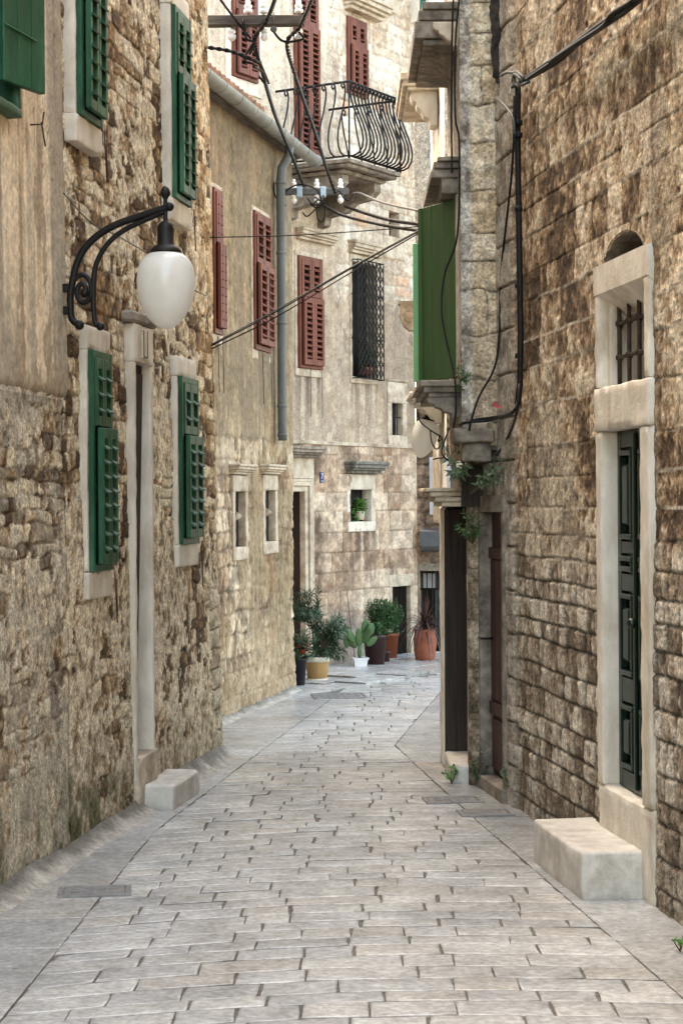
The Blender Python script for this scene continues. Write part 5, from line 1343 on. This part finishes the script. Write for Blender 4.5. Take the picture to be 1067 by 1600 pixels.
# weeds on the ledges and at the wall feet
def weed(label, base, sprs, L, W, mat, seed, n=14):
    t = thing('weed', label, 'plant', loc=base); ml = MB(); ms = MB()
    for i, tip in enumerate(sprs): sprig(ml, ms, (0, 0, 0), tuple(Vector(tip)-Vector(base)), n, L, W, seed+i, .004, .15)
    ms.build('stem', M['stem'], t); ml.build('foliage', M[mat], t)
b = P(722, 752, 13.55); b.z -= .02
weed('wild weed with grey green leaves sprouting from the hood above the dark doorway', b, [P(690, 690, 13.4), P(700, 716, 13.3), P(716, 690, 13.35), P(738, 712, 13.2), P(712, 735, 13.2), P(728, 728, 13.2), P(705, 738, 13.3)], .075, .022, 'leafD', 300, 18)
b = P(735, 772, 13.3)
weed('long straggling weed stem arching out under the stone door lintel', b, [P(772, 728, 12.95), P(786, 722, 12.95), P(782, 748, 12.95), P(760, 740, 13.0), P(790, 736, 12.95)], .065, .024, 'leafD', 330, 14)
b = P(738, 850, 13.55)
weed('dark green fern tuft hanging on the pier below the hood', b, [P(724, 800, 13.4), P(735, 805, 13.4), P(748, 812, 13.4), P(716, 822, 13.4), P(728, 830, 13.4), P(746, 832, 13.4)], .05, .012, 'leafB', 350, 24)
b = P(722, 602, 13.2)
weed('little fern growing beside the green shutters sill', b, [P(716, 575, 13.1), P(724, 580, 13.1), P(728, 596, 13.1), P(720, 610, 13.1), P(732, 586, 13.1)], .04, .012, 'leafB', 370, 16)
b = ground(705, 1224)
weed('small bright green tuft at the foot of the white threshold', b, [b+Vector((x, y_, z)) for (x, y_, z) in ((-.05, 0, .08), (.0, -.04, .13), (.04, .0, .09), (-.02, -.05, .06), (.02, -.03, .14))], .04, .02, 'leafE', 390, 10)
b = ground(745, 1222); b.z = .0; b.y = 13.68
weed('weed clump between the stone pier and the brown door', b, [b+Vector((x, y_, z)) for (x, y_, z) in ((-.05, -.06, .2), (.0, -.08, .3), (.04, -.05, .16), (.03, -.1, .1), (-.03, -.06, .12))], .06, .022, 'leafA', 400, 12)
b = ground(1062, 1486)
weed('tiny green shoot at the foot of the right wall in the foreground', b, [b+Vector((x, y_, z)) for (x, y_, z) in ((-.01, 0, .05), (.02, -.02, .06), (.0, -.03, .04))], .03, .02, 'leafE', 420, 6)
b = ground(798, 1220); b.y = 12.9; b.x = E.w(.1, 0, .02).x; b.z = .18
weed('pale weed rooted low in the wall beside the brown door', b, [b+Vector((x, y_, z)) for (x, y_, z) in ((-.03, -.04, .06), (-.04, -.1, .03), (-.02, -.12, -.04), (-.03, .02, .08))], .035, .02, 'leafD', 440, 8)

# ================================================================== wires
def cable(name, label, paths, rad, mat='cable', group=None, cat='cable', twist=0, sag=0.):
    m = MB()
    for pts in paths:
        P4 = [Vector(p) for p in pts]; P4 = [P4[0]*2-P4[1]]+P4+[P4[-1]*2-P4[-2]]; out = []
        for i in range(1, len(P4)-2):
            L = (P4[i+1]-P4[i]).length; n = max(4, int(L/(.03 if twist else .08)))
            for k in range(n):
                u = k/n; a, b, c, d = P4[i-1:i+3]
                out.append(.5*((2*b)+(-a+c)*u+(2*a-5*b+4*c-d)*u*u+(-a+3*b-3*c+d)*u**3))
        out.append(P4[-2])
        if sag:
            for i, p in enumerate(out): u = i/(len(out)-1); p.z -= sag*4*u*(1-u)
        if twist:
            dist = 0; pr = out[0]; 
            for sg in range(2):
                hp = []; dist = 0; pr = out[0]
                for i, p in enumerate(out):
                    dist += (p-pr).length; pr = p; tg = (out[min(i+1, len(out)-1)]-out[max(0, i-1)]).normalized(); s1 = tg.cross(Vector((.2, 1, .3))).normalized(); s2 = s1.cross(tg); an = dist/twist*6.283+sg*math.pi
                    hp.append(p+(s1*math.cos(an)+s2*math.sin(an))*rad*.95)
                m.tube(hp, rad, 6)
        else: m.tube(out, rad, 6)
    return props(m.build(name, M[mat]), label, cat, group)
def insulator(mb, p, h=.11, up=1, r=.035):
    mb.lathe([(r*.5, 0), (r*1.0, .008), (r*1.0, .03), (r*.55, .04), (r*.9, .05), (r*.9, .068), (r*.5, .078), (r*.65, .09), (r*.6, h-.005), (.008, h)] if up > 0 else [(r*.55, 0), (r*.9, -.01), (r*.9, -.03), (r*.5, -.04), (r*1.0, -.05), (r*1.0, -.075), (r*.6, -.09), (.01, -.1)][::-1], p, 14)
YB = 15.45
t = thing('pole_crossarm', 'weathered timber crossarm with white insulators sticking out at the top', 'crossarm', loc=P(322, 33, YB))
o0 = P(322, 33, YB); r_ = lambda x, y, Y=YB: P(x, y, Y)-o0
m = MB(); e = r_(476, 33); m.box(-.08, e.x, -.045, .045, -.045, .04, .006, jit=.003); m.build('beam', M['beam'], t)
for x in (388, 412, 467):
    if x == 412: continue
    m = MB(); p = r_(x, 22); insulator(m, (p.x, 0, .06), .11); m.build('insulator', M['porcelain'], t)
for x in (362, 413, 467):
    m = MB(); p = r_(x, 22); insulator(m, (p.x, .0, -.07), .11, -1); m.build('insulator', M['porcelain'], t)
m = MB(); p = r_(412, 0); insulator(m, (p.x, -.03, .05), .12); m.build('insulator', M['porcelain'], t)
for x in (362, 388, 412, 467): m = MB(); p = r_(x, 22); m.tube([(p.x, 0, -.12), (p.x, 0, .09)], .006, 6); m.build('bolt', M['cablegrey'], t)
m = MB(); p = r_(428, 40); m.tube([(p.x, -.05, .06), (p.x, -.055, -.06)], .006, 6); m.lathe([(.012, -.003), (.028, -.003), (.028, .003), (.012, .003)], (p.x, -.055, -.085), 14, M=Matrix.Rotation(math.pi/2, 4, 'X')); m.build('hook', M['cablegrey'], t)
YC = 20.2
o1 = P(440, 300, YC); t = thing('pole_crossarm', 'grey metal crossarm with white insulators under the balcony', 'crossarm', loc=o1); r_ = lambda x, y, Y=YC: P(x, y, Y)-o1
m = MB(); e = r_(545, 298); m.box(-.05, e.x, -.03, .03, -.035, .035, .004); m.box(-.06, -.02, -.02, .6, -.03, .03, .004); m.build('beam', M['cablegrey'], t)
for (x, up) in ((459, 1), (495, 1), (532, 1), (459, -1), (495, -1), (532, -1)):
    m = MB(); p = r_(x, 300); insulator(m, (p.x, 0, .03 if up > 0 else -.03), .11, up, .033); m.build('insulator', M['porcelain'], t)
for x in (468, 505): m = MB(); p = r_(x, 300); m.box(p.x-.03, p.x+.03, -.05, .04, -.06, .05, .006); m.build('clamp', M['bluebox'], t)

tw = 'twisted cables around the crossarms'
cable('twisted_cable', 'thick twisted black cable from the top crossarm down to the lower one, left of two', [[P(440, -30, 14.2), P(418, 30, 15.3), P(398, 62, 15.4), P(408, 105, 16), P(430, 180, 17.6), P(455, 240, 19), P(475, 290, 20.1)]], .0105, twist=.13)
cable('twisted_cable', 'thick twisted black cable crossing in front of the balcony, right of two', [[P(495, -20, 14.2), P(470, 40, 15.3), P(449, 66, 15.4), P(462, 120, 16.2), P(490, 200, 18), P(510, 262, 19.6), P(524, 302, 20.1)]], .0105, twist=.13)
cable('cable', 'thin bluish cable hanging from the rubble house corner to the top crossarm', [[P(318, 73, 15.3), P(360, 80, 15.35), P(392, 92, 15.4), P(408, 100, 15.5)]], .010, twist=.13)
cable('cable_bundle', 'tangle of black wires knotted below the top crossarm', [[P(380, 30, 15.4), P(385, 60, 15.4), P(398, 66, 15.4), P(390, 85, 15.4)], [P(412, 30, 15.4), P(400, 60, 15.4), P(382, 92, 15.4), P(396, 100, 15.4)], [P(345, 0, 15), P(372, 36, 15.4), P(392, 60, 15.4)], [P(398, 64, 15.4), P(404, 90, 15.5), P(416, 120, 16), P(420, 130, 16.2)], [P(467, 50, 15.4), P(474, 60, 15.4), P(462, 64, 15.4), P(449, 66, 15.4)], [P(428, 50, 15.4), P(438, 62, 15.4), P(449, 66, 15.4)], [P(396, 104, 15.5), P(410, 112, 15.8), P(414, 130, 16), P(404, 118, 15.9)]], .011)
cable('cable_bundle', 'knot of thin wires looping under the lower crossarm', [[P(484, 318, 20.1), P(495, 325, 20.1), P(503, 318, 20.1), P(497, 312, 20.1), P(487, 322, 20.1)], [P(495, 316, 20.1), P(496, 340, 20.1), P(504, 346, 20.1), P(508, 330, 20.1), P(505, 305, 20.1)], [P(440, 312, 20.1), P(450, 296, 20.05), P(470, 288, 20), P(495, 297, 20), P(505, 320, 20)], [P(428, 285, 19.8), P(430, 306, 19.9), P(444, 318, 20), P(446, 322, 20)], [P(473, 332, 20.1), P(480, 338, 20.1), P(494, 326, 20.1)], [P(480, 310, 20.1), P(490, 320, 20.05), P(502, 316, 20.1), P(492, 308, 20.1)], [P(524, 302, 20.1), P(530, 298, 20.1), P(536, 308, 20.1), P(545, 313, 20.1), P(552, 303, 20.1)]], .0085)
cable('twisted_cable', 'twisted black cable from the lower crossarm to the green shutters, upper one of two', [[P(538, 322, 20.1), P(570, 333, 19.2), P(610, 344, 17.9), P(668, 352, 15.6)]], .010, twist=.13)
cable('twisted_cable', 'twisted black cable from the lower crossarm to the green shutters, lower one of two', [[P(505, 322, 20.1), P(540, 338, 19.2), P(600, 352, 17.9), P(668, 362, 15.6)]], .010, twist=.13)
cable('cable', 'smooth grey cable sagging from the insulators toward the right', [[P(552, 303, 20.1), P(562, 302, 19.9), P(600, 317, 18.2), P(668, 332, 15.6)]], .012, 'cablegrey')
cable('cable', 'upper black cable of the diagonal pair stretched across the alley from the left corner', [[P(331, 540, 15.2), P(430, 488, 15.3), P(560, 413, 15.4), P(672, 352, 15.5)]], .006)
cable('cable', 'lower black cable of the diagonal pair stretched across the alley from the left corner', [[P(331, 545, 15.2), P(430, 496, 15.3), P(560, 419, 15.4), P(672, 354, 15.5)]], .006)
cable('cable', 'single silvery cable alongside the diagonal pair', [[P(331, 538, 15.25), P(430, 485, 15.3), P(560, 411, 15.4), P(672, 350, 15.45)]], .006, 'cablegrey')
cable('wire', 'thin level wire strung across the alley above the diagonal cables', [[P(329, 371, 15.2), P(450, 368, 15.3), P(580, 360, 15.4), P(672, 352, 15.5)]], .005)
cable('wire', 'thin pale wire on the left wall behind the big lamp', [[A.w(*A.pix(100, 302, .06), .06), A.w(*A.pix(140, 345, .07), .07), A.w(*A.pix(190, 372, .08), .08), A.w(*A.pix(236, 400, .08), .08), A.w(*A.pix(300, 450, .07), .07), A.w(*A.pix(322, 462, .07), .07)]], .004, 'cablegrey')
def onE(x, y, d=.07): s_, z_ = E.pix(x, y, d); return E.w(s_, z_, d)
cable('cable_bundle', 'bundle of black and grey cables running diagonally up the right wall', [[onE(1040, -45, .08), onE(990, 2, .08), onE(940, 36, .09), onE(880, 80, .08), onE(835, 112, .08), onE(800, 136, .09)], [onE(1045, -42, .10), onE(985, 12, .1), onE(930, 50, .1), onE(870, 92, .09), onE(822, 124, .1)], [onE(1040, -50, .06), onE(980, 5, .07), onE(920, 52, .07), onE(872, 96, .07), onE(815, 128, .08)], [onE(990, 0, .12), onE(955, 22, .12), onE(942, 40, .12), onE(900, 68, .1), onE(858, 97, .1)]], .013)
cable('cable_bundle', 'coil of grey cable looped at the top of the black drop pipe', [[onE(818, 122, .1), onE(806, 112, .12), onE(803, 122, .13), onE(808, 134, .12), onE(826, 128, .1)], [onE(814, 126, .12), onE(804, 116, .14), onE(801, 128, .12), onE(812, 132, .12)], [onE(804, 114, .1), onE(792, 113, .1), onE(782, 118, .1)], [onE(776, 153, .1), onE(790, 167, .1), onE(801, 185, .1), onE(803, 220, .09)]], .011, 'cablegrey')
m = MB(); pp = [onE(809, 136, .06), onE(808, 200, .06), onE(811, 400, .06), onE(813, 520, .06), onE(812, 600, .06), onE(808, 632, .07)]
m.tube(pp, .021, 10)
for y_ in (196, 215, 330, 450, 560): p = onE(810, y_, .06); m.lathe([(.022, 0), (.026, .004), (.026, .03), (.022, .034)], p, 12)
props(m.build('drop_pipe', M['cable']), 'black cable pipe running straight down the right wall by the corner', 'cable pipe')
cable('cable', 'thin black cable from the pipe foot lying along the stone lintel, upper one', [[onE(808, 628, .08), onE(800, 645, .12), P(770, 652, 12.95), P(735, 657, 12.98)]], .010)
cable('cable', 'thin black cable from the pipe foot lying along the lintel and reaching the lintel end', [[onE(810, 620, .08), onE(803, 641, .12), P(768, 656, 12.93), P(728, 660, 12.98), P(717, 664, 13.3)]], .010)
cable('cable', 'short black cable dropping from the pipe foot past the right end of the lintel', [[onE(811, 600, .1), onE(806, 648, .12), P(790, 690, 12.92), P(775, 712, 12.98)]], .010)
cable('cable', 'slack black cable hanging against the pale corner house from roof to lintel', [[onE(803, 150, .09), onE(800, 260, .09), P(783, 420, 12.98), P(780, 520, 12.98), P(772, 575, 12.98), P(748, 620, 12.98), P(735, 660, 12.95), P(733, 672, 13.0)]], .009)
cable('cable', 'thin straight black cable down the corner house, ending at the hood over the green shutters', [[P(708, -10, 13.05), P(706, 60, 13.05), P(705, 180, 13.1), P(706, 270, 13.05)]], .008)
cable('cable', 'long thin black cable down the corner house, looping in front of the green shutter', [[P(718, -10, 13.05), P(711, 70, 13.05), P(711, 180, 13.05), P(717, 220, 13.08), P(717, 320, 13.1), P(712, 380, 13.15), P(694, 430, 13.25), P(690, 490, 13.25), P(700, 545, 13.2), P(710, 590, 13.1), P(712, 640, 13.1), P(708, 668, 13.1)]], .008)
cable('cable', 'loose thin black wires dangling around the second lamp', [[P(652, 640, 15.6), P(656, 658, 15.6), P(672, 672, 15.6), P(690, 684, 15.5), P(684, 690, 15.5)], [P(672, 672, 15.6), P(674, 690, 15.6), P(682, 702, 15.6), P(690, 692, 15.5)], [P(702, 668, 13.2), P(694, 690, 13.2), P(690, 708, 13.2), P(700, 720, 13.2)], [P(690, 684, 15.5), P(694, 712, 14.4), P(684, 716, 14.4), P(676, 718, 14.4)]], .006)
# tattered felt hanging at the junction of the two right-hand houses
q = random.Random(5); xs = np.linspace(0, 1, 14); zz = np.linspace(0, 1, 60)
U, V = np.meshgrid(xs, zz); pa = P(767, -30, 13.0); pb = P(787, 136, 13.0)
wd = (pb.x-pa.x); off = .12*(fbm(V*5, V*0+1, 3, 7)-.5); wv_ = (.65+.7*fbm(V*7, V*0+2, 4, 8))*(1-.35*(V > .93)*(1))
Xf = pa.x+wd*.5+off*.5+(U-.5)*wd*wv_+.012*(fbm(V*40, U*2, 2, 5)-.5)+.004*V; Zf = pa.z+(pb.z-pa.z)*V+(.10*(fbm(U*9, V*0, 2, 4)-.5))*(V > .96); Yf = 13.0-.05*(fbm(U*3, V*6, 4, 9))
o = grid_mesh('felt_strip', M['rag'], None, Xf, Yf, Zf, np.full(Xf.shape+(3,), .02, np.float32)); props(o, 'tattered strip of black tarred felt hanging between the right-hand houses', 'felt strip')
m = MB(); p = P(776, 634, 12.97)
for k in range(7): a = k*.9; m.leaf(p+Vector((.01*k-.03, 0, 0)), Vector((math.cos(a), -.3, math.sin(a)*.6+.2)), .035, .03, Vector((0, -1, 0)))
props(m.build('plastic_scrap', M['pinkrag']), 'crumpled red plastic scrap stuffed above the stone lintel', 'rubbish')

GROUPS = {'drain_cover': 'metal covers set in the paving', 'stone_doorstep': 'stone doorsteps', 'weed': 'weeds growing on walls and ledges', 'twisted_cable': 'twisted cables at the crossarms', 'pole_crossarm': 'crossarms with insulators',
          'wall_lamp': 'white egg lamps on brackets', 'window_plant': 'plants on window sills', 'cable': 'single cables', 'cable_bundle': 'bundles of wires', 'wire': 'thin wires'}
for o in list(COL.objects):
    g_ = GROUPS.get(o.name.split('.')[0])
    if o.parent is None and g_ and 'label' in o: o['group'] = g_
# ================================================================== light, sky, camera
SUN_EL, SUN_AZ = math.radians(58), (-.62, .45)      # comes from beyond, over the left roofs
sx, sy = Vector(SUN_AZ).normalized(); sd = Vector((sx*math.cos(SUN_EL), sy*math.cos(SUN_EL), math.sin(SUN_EL)))
ld = bpy.data.lights.new('sun', 'SUN'); ld.energy = 5.0; ld.angle = math.radians(.5); ld.color = (1, .95, .86)
lo = bpy.data.objects.new('sun', ld); COL.objects.link(lo); lo.rotation_euler = (-sd).to_track_quat('-Z', 'Y').to_euler()
w = bpy.data.worlds.new('World'); sc.world = w; w.use_nodes = True; nt = w.node_tree; bg = nt.nodes['Background']
sk = nt.nodes.new('ShaderNodeTexSky'); sk.sky_type = 'NISHITA'; sk.sun_disc = False; sk.sun_elevation = SUN_EL; sk.sun_rotation = math.atan2(sx, sy); sk.air_density = 1.; sk.dust_density = 3.; sk.ozone_density = .6
mx = nt.nodes.new('ShaderNodeMix'); mx.data_type = 'RGBA'; mx.blend_type = 'MULTIPLY'; mx.inputs[0].default_value = 1; mx.inputs[7].default_value = (1.0, .868, .665, 1)
nt.links.new(sk.outputs['Color'], mx.inputs[6]); nt.links.new(mx.outputs[2], bg.inputs['Color']); bg.inputs['Strength'].default_value = 2.1
cd = bpy.data.cameras.new('camera'); cam = bpy.data.objects.new('camera', cd); COL.objects.link(cam)
cam.matrix_world = Matrix.Translation((0, 0, CAMH)) @ Matrix.Rotation(math.pi/2, 4, 'X') @ Matrix.Rotation(-ROLL, 4, 'Z')
cd.sensor_fit = 'VERTICAL'; cd.sensor_height = 36; cd.sensor_width = 24; cd.lens = FPX/1600*36; cd.shift_y = (HY-800)/1600.; cd.clip_end = 3000; cd.clip_start = .1
sc.camera = cam
sc.view_settings.view_transform = 'Standard'; sc.view_settings.look = 'None'; sc.view_settings.exposure = 0
sc.render.engine = 'CYCLES'; sc.render.filter_size = 1.05
sc.cycles.use_denoising = True; sc.cycles.max_bounces = 8; sc.cycles.diffuse_bounces = 4; sc.cycles.sample_clamp_indirect = 6
